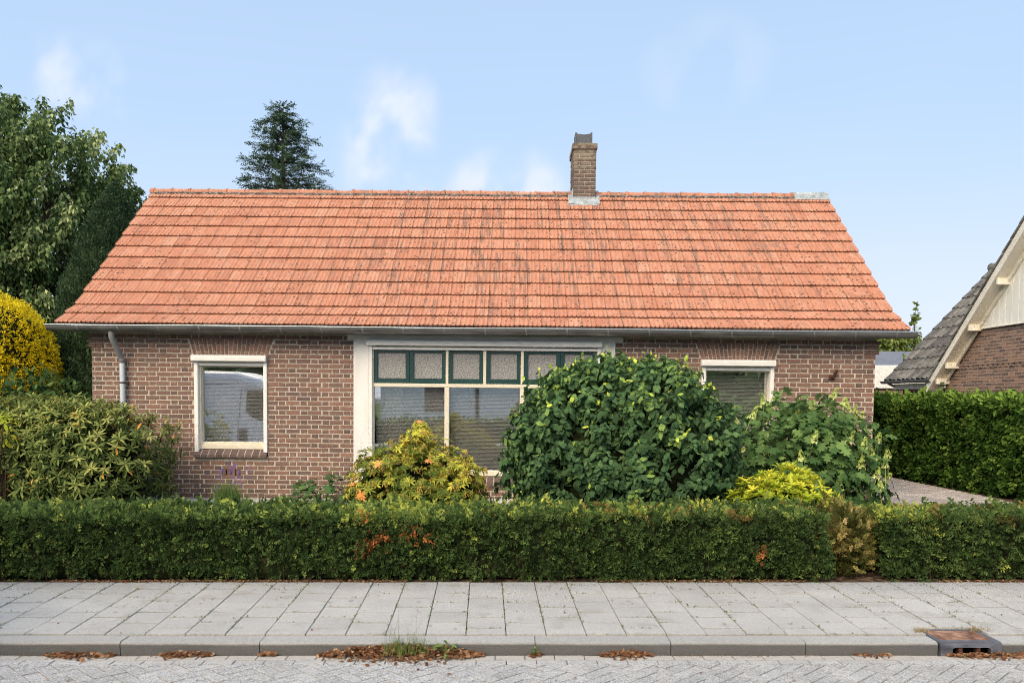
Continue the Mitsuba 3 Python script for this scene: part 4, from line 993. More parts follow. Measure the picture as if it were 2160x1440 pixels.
# golden clipped conifer
def clipped(key, c, rad, p, n, size, m, tone, tpl=(FAR, FAR2), lump=.05, ls=3.0, seed=0, zmin=.1, front=True, rand=.6, lo=.86, up=.15):
    P, N, dp = shell(n, c, np.array(rad, float), p, lump, ls, seed, lo=lo, zmin=zmin, front=front)
    M = frames(unit(N * .6 + rand_unit(len(P)) * rand + [0, 0, up]), unit(N + rand_unit(len(P)) * .7))
    h = rng.random(len(P)) < .5; t = np.clip(tone(P, N, dp), 0, 1); s = size * (.7 + .6 * rng.random(len(P)))
    MB().add(*scatter(tpl[0], P[h], M[h], s[h], t[h], t[h] * 0)).add(*scatter(tpl[1], P[~h], M[~h], s[~h], t[~h], t[~h] * 0)).put(key + '__foliage', m); lab(key + '__foliage', kind='stuff')
    bv, bf = blob(c, np.array(rad, float), p, lump, ls, seed, k=.90, zmin=.02); MB().add(bv, bf).put(key + '__twigs', 'mat_core', smooth=True)  # dark solid core, shade between the sprigs put into its colour
lab('golden_conifer', 'clipped dome shaped conifer with bright golden yellow foliage', 'conifer')
clipped('golden_conifer', (-10.52, 17.3, 1.75), (1.52, 1.5, 2.15), 2.5, 21000, .066, 'mat_gold',
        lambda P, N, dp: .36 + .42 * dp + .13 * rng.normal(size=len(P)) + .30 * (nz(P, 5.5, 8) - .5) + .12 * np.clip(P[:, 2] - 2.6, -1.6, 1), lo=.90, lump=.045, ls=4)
lab('dark_conifer', 'tall narrow dark green clipped conifer against the left end of the roof', 'conifer')
# a cone: lower part broad, top rounded
def cone_shape(key, c, n, size, m):
    z = rng.random(n) ** .8 * 6.2 + .15; a = rng.uniform(0, 2 * math.pi, n); a = np.where(np.sin(a) > .5, -a, a)
    def R(z): return np.interp(z, [0, 2.2, 3.4, 4.25, 5.3, 5.9, 6.15, 6.35], [1.42, 1.43, 1.28, 1.06, .66, .38, .20, .02])
    lump = 1 + .10 * (nz(np.stack([np.cos(a) * 2, np.sin(a) * 2, z * 1.5], 1), 1.3, 4) - .5) * 2
    r = R(z) * lump * (1 - .14 * rng.random(n) ** 2)
    P = np.stack([c[0] + r * np.cos(a), c[1] + r * np.sin(a), z], 1); N = unit(np.stack([np.cos(a), np.sin(a), a * 0 + .3], 1))
    M = frames(unit(N * .5 + rand_unit(n) * .5 + [0, 0, .55]), unit(N + rand_unit(n) * .6))
    t = np.clip(.45 + .2 * rng.normal(size=n) + .5 * (nz(P, 4, 9) - .5), 0, 1)
    h = rng.random(n) < .5; s = size * (.7 + .6 * rng.random(n))
    MB().add(*scatter(FAR, P[h], M[h], s[h], t[h], t[h] * 0)).add(*scatter(FAR2, P[~h], M[~h], s[~h], t[~h], t[~h] * 0)).put(key + '__foliage', m); lab(key + '__foliage', kind='stuff')
    th = np.linspace(0, 2 * math.pi, 25)[:-1]; zs = np.linspace(0, 6.1, 14)
    V = np.array([[c[0] + R(q) * .88 * math.cos(t_), c[1] + R(q) * .88 * math.sin(t_), q] for q in zs for t_ in th])
    Fq = np.array([(i * 24 + j, i * 24 + (j + 1) % 24, (i + 1) * 24 + (j + 1) % 24, (i + 1) * 24 + j) for i in range(13) for j in range(24)])
    MB().add(V, Fq).put(key + '__twigs', 'mat_core', smooth=True)  # dark cone core standing in for the unlit inside
cone_shape('dark_conifer', (-8.46, 19.3), 18000, .09, 'mat_dark_conifer')

# big broadleaved tree at the left
def branch(mb, a, b, r0, r1, sag=.1, k=5):
    t = np.linspace(0, 1, k)[:, None]; p = a + (b - a) * t + np.array([0, 0, 1]) * (np.sin(t * math.pi) * sag * np.linalg.norm(b - a)) + rng.normal(size=(k, 3)) * .02 * np.linalg.norm(b - a) * np.minimum(t, 1 - t) * 2
    mb.add(*tube(p, np.linspace(r0, r1, k), 6))
BROAD = grid_leaf([(0, .02), (.3, .34), (.65, .30), (1, .02)], curl=.25, fold=.25)
DIA = (np.array([(0, 0, 0), (-.30, .45, .06), (0, .5, -.06), (.30, .45, .06), (0, 1, -.22)], float), np.array([(0, 2, 1), (0, 3, 2), (1, 2, 4), (2, 3, 4)]), np.array([0, .5, .5, .5, 1.0]))
BROAD2 = (BROAD[0] * np.array([1.15, 1, 1]), BROAD[1], BROAD[2])
def broad_tree(key, base, c, rad, n_clump, per, leaf, m, trunk_r, seed=0, front=True, gaps=.40, clump=(.5, .26), tone0=.45, out=.25, lump=.16):
    tr, lm = MB(), MB(); base = np.array(base, float); c = np.array(c, float)
    top = c + [0, 0, rad[2] * .55]
    tr.add(*tube([base, base + (c - base) * [1, 1, .35] + rng.normal(size=3) * .05, c + rng.normal(size=3) * .1, top], [trunk_r, trunk_r * .8, trunk_r * .45, trunk_r * .15], 9))
    tr.put(key + '__trunk', 'mat_bark', smooth=True)
    P, N, dp = shell(n_clump * 2, c, np.array(rad, float), 2.2, lump, 2.2, seed, lo=.35, zmin=base[2] + 1.3, front=False)
    keep = (nz(P, .75, seed + 5) > gaps - .22 * dp)
    if front: keep &= (P[:, 1] < c[1] + rad[1] * .55)
    P, N, dp = P[keep][:n_clump], N[keep][:n_clump], dp[keep][:n_clump]
    for i in range(0, len(P), 3):
        h = np.clip((P[i, 2] - base[2]) / (top[2] - base[2]) * .75, .25, .9); s = base + (top - base) * h
        branch(lm, s, P[i], trunk_r * .22, .012, .08)
    lm.put(key + '__limb', 'mat_bark', smooth=True)
    # each clump: a spray of leaves hanging on a shoot that points up and out
    k = len(P); D = unit(N * .55 + np.array([0, 0, .75]) + rand_unit(k) * .35)
    u = rng.random((k, per)); r = np.abs(rng.normal(size=(k, per))) * clump[1] * (1 - .55 * u)
    side = unit(np.cross(np.repeat(D[:, None], per, 1), rng.normal(size=(k, per, 3))))
    Q = P[:, None] + D[:, None] * ((u - .5) * clump[0] * 2)[..., None] + side * r[..., None]
    Ld = unit(side * .55 + np.array([0, 0, -.65]) + N[:, None] * out + rng.normal(size=(k, per, 3)) * .25)
    Ln = unit(side * .5 + np.array([0, 0, .6]) + rng.normal(size=(k, per, 3)) * .4)
    Q, Ld, Ln = Q.reshape(-1, 3), Ld.reshape(-1, 3), Ln.reshape(-1, 3)
    t = np.clip(np.repeat(tone0 + .14 * rng.normal(size=k) + .22 * (dp - .5), per) + .18 * rng.normal(size=len(Q)) + .25 * (u.reshape(-1) - .5), 0, 1)
    put_arrays(key + '__crown', scatter(DIA, Q, frames(Ld, Ln), leaf * (.7 + .6 * rng.random(len(Q))), t), m); lab(key + '__crown', kind='stuff')
lab('broadleaf_tree', 'large dense green broadleaved tree at the left edge, sky showing through gaps', 'tree')
broad_tree('broadleaf_tree', (-15.4, 28.6, -.1), (-15.9, 28.4, 6.55), (3.95, 3.8, 5.05), 1120, 82, .15, 'mat_tree_leaf', .30, 3, gaps=.455, clump=(.40, .19), lump=.09)

# conifer behind the roof
lab('spruce_tree', 'loose branched dark conifer rising behind the roof ridge', 'tree')
mb = MB(); SB = np.array([-6.68, 27.0, 0.0]); HT = 10.75
mb.add(*tube([SB, SB + [0.03, 0, 5], SB + [-.02, 0, 8.3], SB + [0, 0, HT - .35], SB + [.02, 0, HT]], [.24, .15, .075, .022, .006], 8)); mb.put('spruce_tree__trunk', 'mat_bark', smooth=True)
br = MB(); Pq, Dq, Uq, Tq = [], [], [], []
for i in range(210):
    z = 5.2 + (HT - 5.4) * (i / 209) ** .85 + rng.normal() * .06
    L = np.interp(z, [5.2, 7.5, 8.3, 8.9, 9.6, 10.2, 10.7], [2.2, 1.75, 1.45, 1.08, .88, .62, .22]) * (.55 + .6 * rng.random())
    a = i * 2.399 + rng.normal() * .3; o = np.array([math.cos(a), math.sin(a), 0])
    s = SB + [0, 0, z]; rise = .22 + .18 * rng.normal()
    k = 8; tt = np.linspace(0, 1, k)[:, None]
    p = s + o * L * tt + np.array([0, 0, 1]) * (rise * L * tt - .20 * L * tt ** 2) + rng.normal(size=(k, 3)) * .03 * tt
    br.add(*tube(p, np.linspace(.02, .005, k), 4, cap=False))
    m_ = int(6 + 26 * L)
    for q in rng.random(m_) ** .8:
        if q < .12: continue
        j = min(int(q * (k - 1)), k - 2); f_ = q * (k - 1) - j; b = p[j] * (1 - f_) + p[j + 1] * f_
        sd = np.cross(o, [0, 0, 1]) * (1 if rng.random() < .5 else -1)
        d = unit(o * (.45 + .6 * q) + sd * .75 * rng.random() + np.array([0, 0, -.30 + .45 * rng.random()]) + rng.normal(size=3) * .22)
        for w_ in range(2):
            Pq.append(b + d * .07 * w_ + rng.normal(size=3) * .02); Dq.append(unit(d + rng.normal(size=3) * .28)); Uq.append(unit(np.array([0, 0, 1.0]) + rng.normal(size=3) * .3)); Tq.append(.35 + .30 * q + rng.normal() * .17)
br.put('spruce_tree__branch', 'mat_bark', smooth=True)
Pq, Dq, Uq, Tq = map(np.array, (Pq, Dq, Uq, Tq))
put_arrays('spruce_tree__needles', scatter(sprig(5, 38, .18, .44, .15, 9), Pq, frames(Dq, Uq), .155 * (.6 + .8 * rng.random(len(Pq))), np.clip(Tq, 0, 1)), 'mat_spruce'); lab('spruce_tree__needles', kind='stuff')

# ------- shrubs with leaves that can be told apart
def leaf_shrub(key, tpls, Q, M, size, tone, kind, m, part, n_part, score, smooth=True):
    """Leaves as a mesh each for the n_part that show best, the rest as one part."""
    order = np.argsort(-score)[:n_part]; rest = np.ones(len(Q), bool); rest[order] = False
    size = np.broadcast_to(size, (len(Q),))
    for i in order:
        v, f, u = scatter(tpls[i % len(tpls)], Q[i:i + 1], M[i:i + 1], size[i:i + 1], tone[i:i + 1], kind[i:i + 1])
        scene[piece(f'{key}__{part}')] = mikit.ply((v, f), m, smooth=smooth, uv=u)
    mb = MB(); w_ = np.arange(len(Q)) % len(tpls)
    for k in range(len(tpls)):
        r_ = rest & (w_ == k); mb.add(*scatter(tpls[k], Q[r_], M[r_], size[r_], tone[r_], kind[r_]))
    mb.put(f'{key}__foliage', m, smooth); lab(f'{key}__foliage', kind='stuff')
def stems(key, base, tips, r=.014, spread=.15, m='mat_twig', n=30):
    mb = MB(); base = np.array(base, float)
    for i in rng.choice(len(tips), min(n, len(tips)), replace=False):
        b = base + np.array([rng.normal() * spread, rng.normal() * spread * .7, 0]); e = tips[i]
        mid = b + (e - b) * .5 + np.array([0, 0, .12 * np.linalg.norm(e - b)]) * .6 + rng.normal(size=3) * .03
        mb.add(*tube([b, b + (mid - b) * .5 + rng.normal(size=3) * .015, mid, e], [r, r * .85, r * .6, r * .3], 5))
    mb.put(key + '__stems', m, smooth=True)

# rhododendron: whorls of long leathery leaves
RL = grid_leaf([(0, .03), (.35, .105), (.75, .11), (1, .012)], curl=.22, fold=.30)
def whorl(nl, elev, seed):
    r = np.random.default_rng(seed); V, F, Tt = [], [], []; n = 0
    for i in range(nl):
        a = i * 2.399 + r.normal() * .15; e = elev - 1.25 * (1 - i / nl) + .45 + r.normal() * .15; d = np.array([math.cos(a) * math.cos(e), math.sin(a) * math.cos(e), math.sin(e)])
        Mx = frames(d[None], np.array([[0, 0, 1.0]]))[0]; L = .8 + .4 * r.random()
        v = (RL[0] * L) @ Mx.T + d * .05; V.append(v); F.append(RL[1] + n); Tt.append(RL[2]); n += len(v)
    v = np.vstack(V)
    return v[:, [0, 2, 1]] * np.array([1, 1, -1]), np.vstack(F), np.concatenate(Tt)      # axis along +y
def whorl_uv(tpl, tone, kind_leaf=None): return tone
lab('rhododendron', 'broad rhododendron bush with whorls of leathery leaves left of the small window', 'shrub')
c, rad = (-6.32, 12.45, .76), np.array([1.62, .84, 1.00])
P, N, dp = shell(2000, c, rad, 2.7, .10, 3.0, 12, lo=.55, zmin=.25, front=False)
k = P[:, 1] < 13.1; P, N, dp = P[k], N[k], dp[k]
D = unit(N * .75 + [0, 0, .62] + rand_unit(len(P)) * .32)
M = frames(D, rand_unit(len(P)))
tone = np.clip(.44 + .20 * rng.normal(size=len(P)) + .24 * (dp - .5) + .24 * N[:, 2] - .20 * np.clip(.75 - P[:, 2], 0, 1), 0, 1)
W3 = [whorl(11, .35, 1), whorl(10, .15, 2), whorl(13, .55, 3)]
which = rng.integers(0, 3, len(P)); sz = .098 * (.70 + .6 * rng.random(len(P)))
score = -P[:, 1] + .8 * dp + .2 * rng.random(len(P)) + np.where((P[:, 0] < -7.2) | (P[:, 2] < .45), -3, 0)
best = set(np.argsort(-score)[:260].tolist()); mb = MB()
for i in range(len(P)):
    v, f, u = scatter(W3[which[i]], P[i:i + 1], M[i:i + 1], sz[i:i + 1], tone[i:i + 1], np.zeros(1))
    nl = len(RL[0]); g = u.reshape(-1, nl, 2); g[..., 0] = np.clip(g[..., 0] + rng.normal(size=(len(g), 1)) * .12 + (.10 * RL[2])[None], 0, 1)
    g[..., 1] = (rng.random((len(g), 1)) < .012) * 1.0
    if i in best: scene[piece('rhododendron__leaf_whorl')] = mikit.ply((v, f), 'mat_rhodo', smooth=True, uv=u)
    else: mb.add(v, f, u)
mb.put('rhododendron__foliage', 'mat_rhodo', smooth=True); lab('rhododendron__foliage', kind='stuff')
bv, bf = blob(c, rad, 2.7, .10, 3.0, 12, k=.66); MB().add(bv, bf).put('rhododendron__dark_core', 'mat_core', smooth=True)
stems('rhododendron', (-6.3, 12.45, .1), P, .018, .35, n=40)

# two dark shrubs behind it
LA = grid_leaf([(0, .02), (.3, .17), (.65, .17), (1, .02)], curl=.25, fold=.2)
def plain_shrub(key, c, rad, n, leaf, m, tone, p=2.3, lump=.16, ls=3, seed=0, tpl=LA, droop=.2, zmin=.15, lo=.5, core=.62, out=.7, rnd=.6):
    P, N, dp = shell(n, c, np.array(rad, float), p, lump, ls, seed, lo=lo, zmin=zmin)
    d = unit(N * out + rand_unit(len(P)) * rnd + [0, 0, -droop]); M = frames(d, unit(N * .6 + [0, 0, .7] + rand_unit(len(P)) * .5))
    t = np.clip(tone(P, N, dp), 0, 1)
    put_arrays(key + '__foliage', scatter(tpl, P, M, leaf * (.65 + .7 * rng.random(len(P))), t, t * 0), m, True); lab(key + '__foliage', kind='stuff')
    if core: bv, bf = blob(c, np.array(rad, float), p, lump, ls, seed, k=core); MB().add(bv, bf).put(key + '__dark_core', 'mat_core', smooth=True)
    stems(key, (c[0], c[1], .1), P, .014, rad[0] * .25, n=24)
    return P, N
lab('laurel_shrub', 'dark green laurel like shrub behind the rhododendron beside the house corner', 'shrub')
plain_shrub('laurel_shrub', (-7.70, 14.3, 1.12), (1.25, .9, 1.06), 3400, .125, 'mat_laurel', lambda P, N, d: .42 + .2 * rng.normal(size=len(P)) + .25 * (d - .5) + .25 * (P[:, 2] - 1.3), seed=21, lump=.2)
lab('small_leaved_shrub', 'near black green small leaved shrub at the left edge below the golden conifer', 'shrub')
plain_shrub('small_leaved_shrub', (-8.35, 13.6, 1.02), (.95, .8, 1.0), 5200, .055, 'mat_laurel', lambda P, N, d: .38 + .25 * rng.normal(size=len(P)) + .2 * (d - .5), seed=22)
lab('yellow_leaved_plant', 'few bright yellow green leaves at the left edge above the rhododendron', 'plant')
plain_shrub('yellow_leaved_plant', (-6.78, 11.55, 1.33), (.30, .3, .22), 150, .10, 'mat_lime_leaf', lambda P, N, d: .85 + .1 * rng.normal(size=len(P)), seed=23, core=0, lo=.4, zmin=.9)

# pieris: rosettes of narrow leaves, orange new growth, hanging seed clusters
PL = grid_leaf([(0, .02), (.35, .12), (.7, .13), (1, .01)], curl=.3, fold=.3)
def rosette(nl, elev, seed, base=PL):
    r = np.random.default_rng(seed); V, F, Tt = [], [], []; n = 0
    for i in range(nl):
        a = i * 2.399; e = elev + .5 * i / nl + r.normal() * .15; d = np.array([math.cos(a) * math.cos(e), math.sin(e), math.sin(a) * math.cos(e)])
        Mx = frames(d[None], np.array([[0, 1.0, 0]]))[0]; L = (1 - .35 * i / nl) * (.85 + .3 * r.random())
        v = (base[0] * L) @ Mx.T; V.append(v); F.append(base[1] + n); Tt.append(base[2]); n += len(v)
    return np.vstack(V), np.vstack(F), np.concatenate(Tt)
def bead_cluster(seed):
    r = np.random.default_rng(seed); V, F, Tt = [], [], []; n = 0; o = trimesh.Trimesh([(1, 0, 0), (-1, 0, 0), (0, 1, 0), (0, -1, 0), (0, 0, 1), (0, 0, -1)], [(0, 2, 4), (2, 1, 4), (1, 3, 4), (3, 0, 4), (2, 0, 5), (1, 2, 5), (3, 1, 5), (0, 3, 5)])
    for s in range(4):
        a = r.uniform(0, 6.28)
        for i in range(6):
            t = i / 5; q = np.array([math.cos(a) * .25 * t, -.55 * t ** 1.3, math.sin(a) * .25 * t]) + r.normal(size=3) * .05
            V.append(np.array(o.vertices) * .07 + q); F.append(np.array(o.faces) + n); Tt.append(np.zeros(6)); n += 6
    return np.vstack(V), np.vstack(F), np.concatenate(Tt)
lab('pieris_shrub', 'yellow green bush with orange new leaves and hanging seed clusters below the wide window', 'shrub')
lobes = [((-1.02, 10.2, .66), (.70, .62, .64), 900), ((-1.45, 10.05, .58), (.37, .45, .62), 380), ((-.58, 10.05, .56), (.40, .45, .56), 420), ((-1.02, 10.3, 1.14), (.20, .2, .28), 90), ((-.98, 10.35, 1.36), (.085, .09, .16), 40)]
Q, Nn, dpt, bt = [], [], [], []
for i, (cc, rr, n) in enumerate(lobes):
    a, b, d_ = shell(n, cc, np.array(rr), 2.3, .14, 3.5, 40 + i, lo=.55, zmin=.2); Q.append(a); Nn.append(b); dpt.append(d_); bt += [i] * len(a)
P, N, dp, bt = np.vstack(Q), np.vstack(Nn), np.concatenate(dpt), np.array(bt)
D = unit(N * .8 + [0, 0, .55] + rand_unit(len(P)) * .3); M = frames(D, rand_unit(len(P)))
patch = nz(P, 4.5, 44)
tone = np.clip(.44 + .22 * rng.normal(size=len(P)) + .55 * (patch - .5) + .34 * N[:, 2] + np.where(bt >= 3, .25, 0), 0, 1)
kind = np.where(rng.random(len(P)) < .014, 1.0, 0.0); kind[(bt == 4) & (P[:, 2] > 1.44)] = 1.0; tone[(bt == 4)] = np.clip(.80 + .1 * rng.normal(size=(bt == 4).sum()), 0, 1)
R3 = [rosette(10, .1, 5), rosette(8, .35, 6), rosette(12, -.1, 7)]
which = rng.integers(0, 3, len(P)); sz = .072 * (.75 + .55 * rng.random(len(P)))
score = -P[:, 1] + .6 * dp + .1 * rng.random(len(P)) - np.where(P[:, 2] < .62, 3, 0)
best = set(np.argsort(-score)[:260].tolist()); mb = MB()
for i in range(len(P)):
    v, f, u = scatter(R3[which[i]], P[i:i + 1], M[i:i + 1], sz[i:i + 1], tone[i:i + 1], kind[i:i + 1])
    u[:, 0] = np.clip(u[:, 0] + np.repeat(rng.normal(size=len(v) // len(PL[0])) * .10, len(PL[0])), 0, 1)
    if i in best: scene[piece('pieris_shrub__leaf_rosette')] = mikit.ply((v, f), 'mat_pieris', smooth=True, uv=u)
    else: mb.add(v, f, u)
mb.put('pieris_shrub__foliage', 'mat_pieris', smooth=True); lab('pieris_shrub__foliage', kind='stuff')
sel = np.where((rng.random(len(P)) < .55) & (bt < 4) & (nz(P, 3.5, 45) > .38))[0]; mb = MB()
BC = [bead_cluster(s) for s in range(3)]
for k in range(3):
    s = sel[k::3]; Mx = frames(unit(np.array([0, 0, 1.0]) + rand_unit(len(s)) * .25), rand_unit(len(s)))
    mb.add(*scatter(BC[k], P[s] + N[s] * .03, Mx, .095 * (.8 + .5 * rng.random(len(s))), np.clip(.45 + .25 * rng.normal(size=len(s)), 0, 1), np.full(len(s), .5)))
mb.put('pieris_shrub__seed_clusters', 'mat_pieris'); lab('pieris_shrub__seed_clusters', 'hanging golden brown seed clusters', kind='stuff')
for i, (cc, rr, n) in enumerate(lobes[:3]):
    bv, bf = blob(cc, np.array(rr), 2.3, .14, 3.5, 40 + i, k=.55); MB().add(bv, bf).put(piece('pieris_shrub__dark_core'), 'mat_core', smooth=True)
stems('pieris_shrub', (-1.05, 10.25, .1), P, .014, .15, n=40)

# the big round shrub with cupped, puckered leaves
def cupped(seed):
    r = np.random.default_rng(seed); cu, dr_ = r.uniform(.8, 2.6), r.uniform(.25, .95); tw = r.normal() * .5; rows = [(0, .03), (.14, .22), (.38, .36), (.66, .32), (.88, .16), (1, .02)]; v, t = [], []
    for y, w in rows:
        for k in (-1, 0, 1):
            z = -cu * (k * w) ** 2 - dr_ * y ** 2 + tw * k * w * y + .085 * math.cos(y * 19 + k) * abs(k) + .09 * abs(k) + r.normal() * .05
            v.append((k * w, y, z)); t.append(y)
    f = []
    for i in range(5):
        for k in range(2): a = i * 3 + k; f += [(a, a + 1, a + 4), (a, a + 4, a + 3)]
    return np.array(v), np.array(f), np.array(t)
lab('round_shrub', 'big rounded bush with puckered dark green leaves in front of the wide window', 'shrub')
c, rad = (1.44, 10.55, 1.02), np.array([1.36, 1.25, 1.20])
Cc, Nc, dc = shell(1150, c, rad, 2.6, .085, 3.2, 51, lo=.70, zmin=.22)
extra = np.array([(-.02, 10.1, 1.02), (.0, 10.1, .86), (.06, 10.15, 1.12), (-.03, 10.12, .70), (.02, 10.2, 1.30), (.30, 10.3, 1.92), (.62, 10.4, 2.08), (.95, 10.4, 2.20), (1.25, 10.4, 2.30), (1.42, 10.45, 2.27), (1.75, 10.5, 2.22), (2.05, 10.5, 2.12), (2.45, 10.4, 1.86), (2.66, 10.3, 1.62)])
Cc = np.vstack([Cc, extra]); Nc = np.vstack([Nc, unit(extra - np.array(c))]); dc = np.r_[dc, np.ones(len(extra))]
k = Cc[:, 1] < 11.35; Cc, Nc, dc = Cc[k], Nc[k], dc[k]; n, K = len(Cc), 20
Dc = unit(Nc * .75 + [0, 0, .45] + rand_unit(n) * .45)
u = rng.random((n, K)) ** .8; sd = rng.normal(size=(n, K, 3)); sd -= Dc[:, None] * (sd * Dc[:, None]).sum(-1, keepdims=True); sd = unit(sd)
P = (Cc[:, None] + Dc[:, None] * ((u - .75) * .22)[..., None] + sd * (.012 + .035 * (1 - u))[..., None]).reshape(-1, 3)
d = unit(sd * .8 + Dc[:, None] * (u - .35)[..., None] * .9 + np.array([0, 0, -.38]) + rng.normal(size=(n, K, 3)) * .28).reshape(-1, 3)
N = np.repeat(Nc, K, 0); dp = np.repeat(dc, K) * .6 + .4 * u.reshape(-1); uu = u.reshape(-1)
M = frames(d, unit(np.repeat(Dc, K, 0) * .8 + [0, 0, .4] + rand_unit(len(P)) * .3))
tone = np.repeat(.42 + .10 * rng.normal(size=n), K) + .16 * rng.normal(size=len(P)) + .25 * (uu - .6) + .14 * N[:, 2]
young = (uu > .90) & (rng.random(len(P)) < .10 + .40 * np.clip(N[:, 2], 0, 1)) & (np.repeat(dc, K) > .45)
tone = np.clip(np.where(young, .90 + .10 * rng.random(len(P)), np.minimum(tone, .86)), 0, 1)
sz = np.where(young, .050, .080 - .03 * (uu - .5)) * (.72 + .5 * rng.random(len(P)))
d2 = unit(np.repeat(Dc, K, 0) * .8 + rand_unit(len(P)) * .5); M[young] = frames(d2[young], rand_unit(young.sum()))
score = -P[:, 1] * .6 + .9 * dp + sz * 4 + .2 * rng.random(len(P)) - np.where(P[:, 2] < .66, 5, 0)
leaf_shrub('round_shrub', [cupped(s_) for s_ in range(3, 9)], P, M, sz, tone, np.zeros(len(P)), 'mat_viburnum', 'leaf', 300, score)
bv, bf = blob(c, rad, 2.6, .085, 3.2, 51, k=.72); MB().add(bv, bf).put('round_shrub__dark_core', 'mat_core', smooth=True)
stems('round_shrub', (1.44, 10.6, .1), P, .018, .3, n=60)

# oak leaved hydrangea
def lobed(seed):
    r = np.random.default_rng(seed)
    half = [(0, 0), (.07, .05), (.30, .16), (.13, .34), (.43, .46), (.38, .58), (.17, .58), (.30, .78), (.17, .86), (.08, .82), (0, 1.06)]
    pts = np.array(half + [(-x, y) for x, y in half[-2:0:-1]]); mid = np.array([(0, y) for y in np.linspace(0, 1, 6)])
    v, f, t = [], [], []
    n = len(pts)
    for x, y in pts: v.append((x, y, .16 * abs(x) - .35 * y * y - .5 * x * x + r.normal() * .008)); t.append(y)
    spine = [0, .2, .4, .6, .8, 1.0]
    for y in spine: v.append((0, y, -.35 * y * y)); t.append(y)
    for i in range(n):
        j = (i + 1) % n; ym = (pts[i][1] + pts[j][1]) / 2; s = n + int(np.argmin([abs(ym * .92 - y) for y in spine]))
        f.append((i, j, s))
        # bridge along the spine
    for i in range(n):
        j = (i + 1) % n; k = (j + 1) % n
        s0 = n + int(np.argmin([abs((pts[i][1] + pts[j][1]) / 2 * .92 - y) for y in spine])); s1 = n + int(np.argmin([abs((pts[j][1] + pts[k][1]) / 2 * .92 - y) for y in spine]))
        if s0 != s1: f.append((j, s1, s0))
    return np.array(v), np.array(f), np.array(t)
lab('hydrangea', 'oak leaved hydrangea with creamy upright flower cones near the right corner', 'shrub')
c, rad = (4.10, 11.85, .74), np.array([1.16, .95, 1.04])
P, N, dp = shell(2900, c, rad, 2.3, .14, 3.0, 61, lo=.45, zmin=.15)
k = (P[:, 1] < 12.7); P, N, dp = P[k], N[k], dp[k]
d = unit(N * .55 + [0, 0, -.55] + rand_unit(len(P)) * .55); M = frames(d, unit(N * .75 + [0, 0, .60] + rand_unit(len(P)) * .35))
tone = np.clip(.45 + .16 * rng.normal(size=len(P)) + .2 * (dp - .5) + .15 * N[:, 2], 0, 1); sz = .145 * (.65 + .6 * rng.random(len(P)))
score = -P[:, 1] * .8 + .8 * dp + sz * 2 + .2 * rng.random(len(P)) - np.where(P[:, 2] < .35, 3, 0)
leaf_shrub('hydrangea', [lobed(s_) for s_ in range(3)], P, M, sz, tone, np.zeros(len(P)), 'mat_hydrangea', 'leaf', 280, score, smooth=True)
stems('hydrangea', (4.05, 11.9, .1), P, .014, .3, n=60)
FP = [(3.30, 11.5, 1.50), (3.52, 11.7, 1.66), (3.62, 11.7, 1.64), (3.10, 11.5, 1.42), (4.00, 11.7, 1.52), (4.14, 11.6, 1.46), (4.22, 11.8, 1.62), (4.48, 11.8, 1.76), (4.58, 11.7, 1.66), (4.70, 11.8, 1.58), (4.80, 11.8, 1.52), (4.92, 11.7, 1.42), (5.02, 11.7, 1.30), (5.12, 11.6, 1.18), (3.44, 11.2, 1.05), (3.84, 11.1, .98), (4.42, 11.1, 1.18), (4.62, 11.1, 1.10), (4.90, 11.2, .98), (5.06, 11.2, .86), (4.80, 11.1, .74), (5.10, 11.3, .70), (4.96, 11.1, .60), (4.30, 11.0, .60), (5.22, 11.5, .98), (4.60, 11.1, .88), (3.95, 11.0, 1.22)]
fl = rosette(4, .3, 3, (PL[0] * np.array([2.6, 1, 1]), PL[1], PL[2]))
for i, q in enumerate(FP):
    q = np.array(q); q = q - np.array([.10 * (q[0] > 4.85), 0, .03]); ax = unit(np.array([rng.normal() * .40 + (q[0] - 4.05) * .15, -.10 + rng.normal() * .15, .95])); L = .13 + .07 * rng.random()
    n = 46; t = rng.random(n); a = rng.uniform(0, 6.28, n); s1 = unit(np.cross(ax, [1, .2, 0])); s2 = np.cross(ax, s1)
    R_ = .050 * (1 - .75 * t)
    pos = q + ax * (t * L)[:, None] + (np.cos(a) * R_)[:, None] * s1 + (np.sin(a) * R_)[:, None] * s2
    o = unit((np.cos(a))[:, None] * s1 + np.sin(a)[:, None] * s2 + ax * .3)
    tn = np.clip(.62 - .75 * t + .2 * rng.normal(size=n), 0, 1)
    mb = MB().add(*scatter(fl, pos, frames(o, rand_unit(n)), .022 * (1.25 - .5 * t), tn, np.ones(n)))
    mb.add(*tube([q - ax * .25, q, q + ax * L * .9], [.005, .004, .002], 4), uv=(.2, 1))
    mb.put(piece('hydrangea__flower_cone'), 'mat_hydrangea')

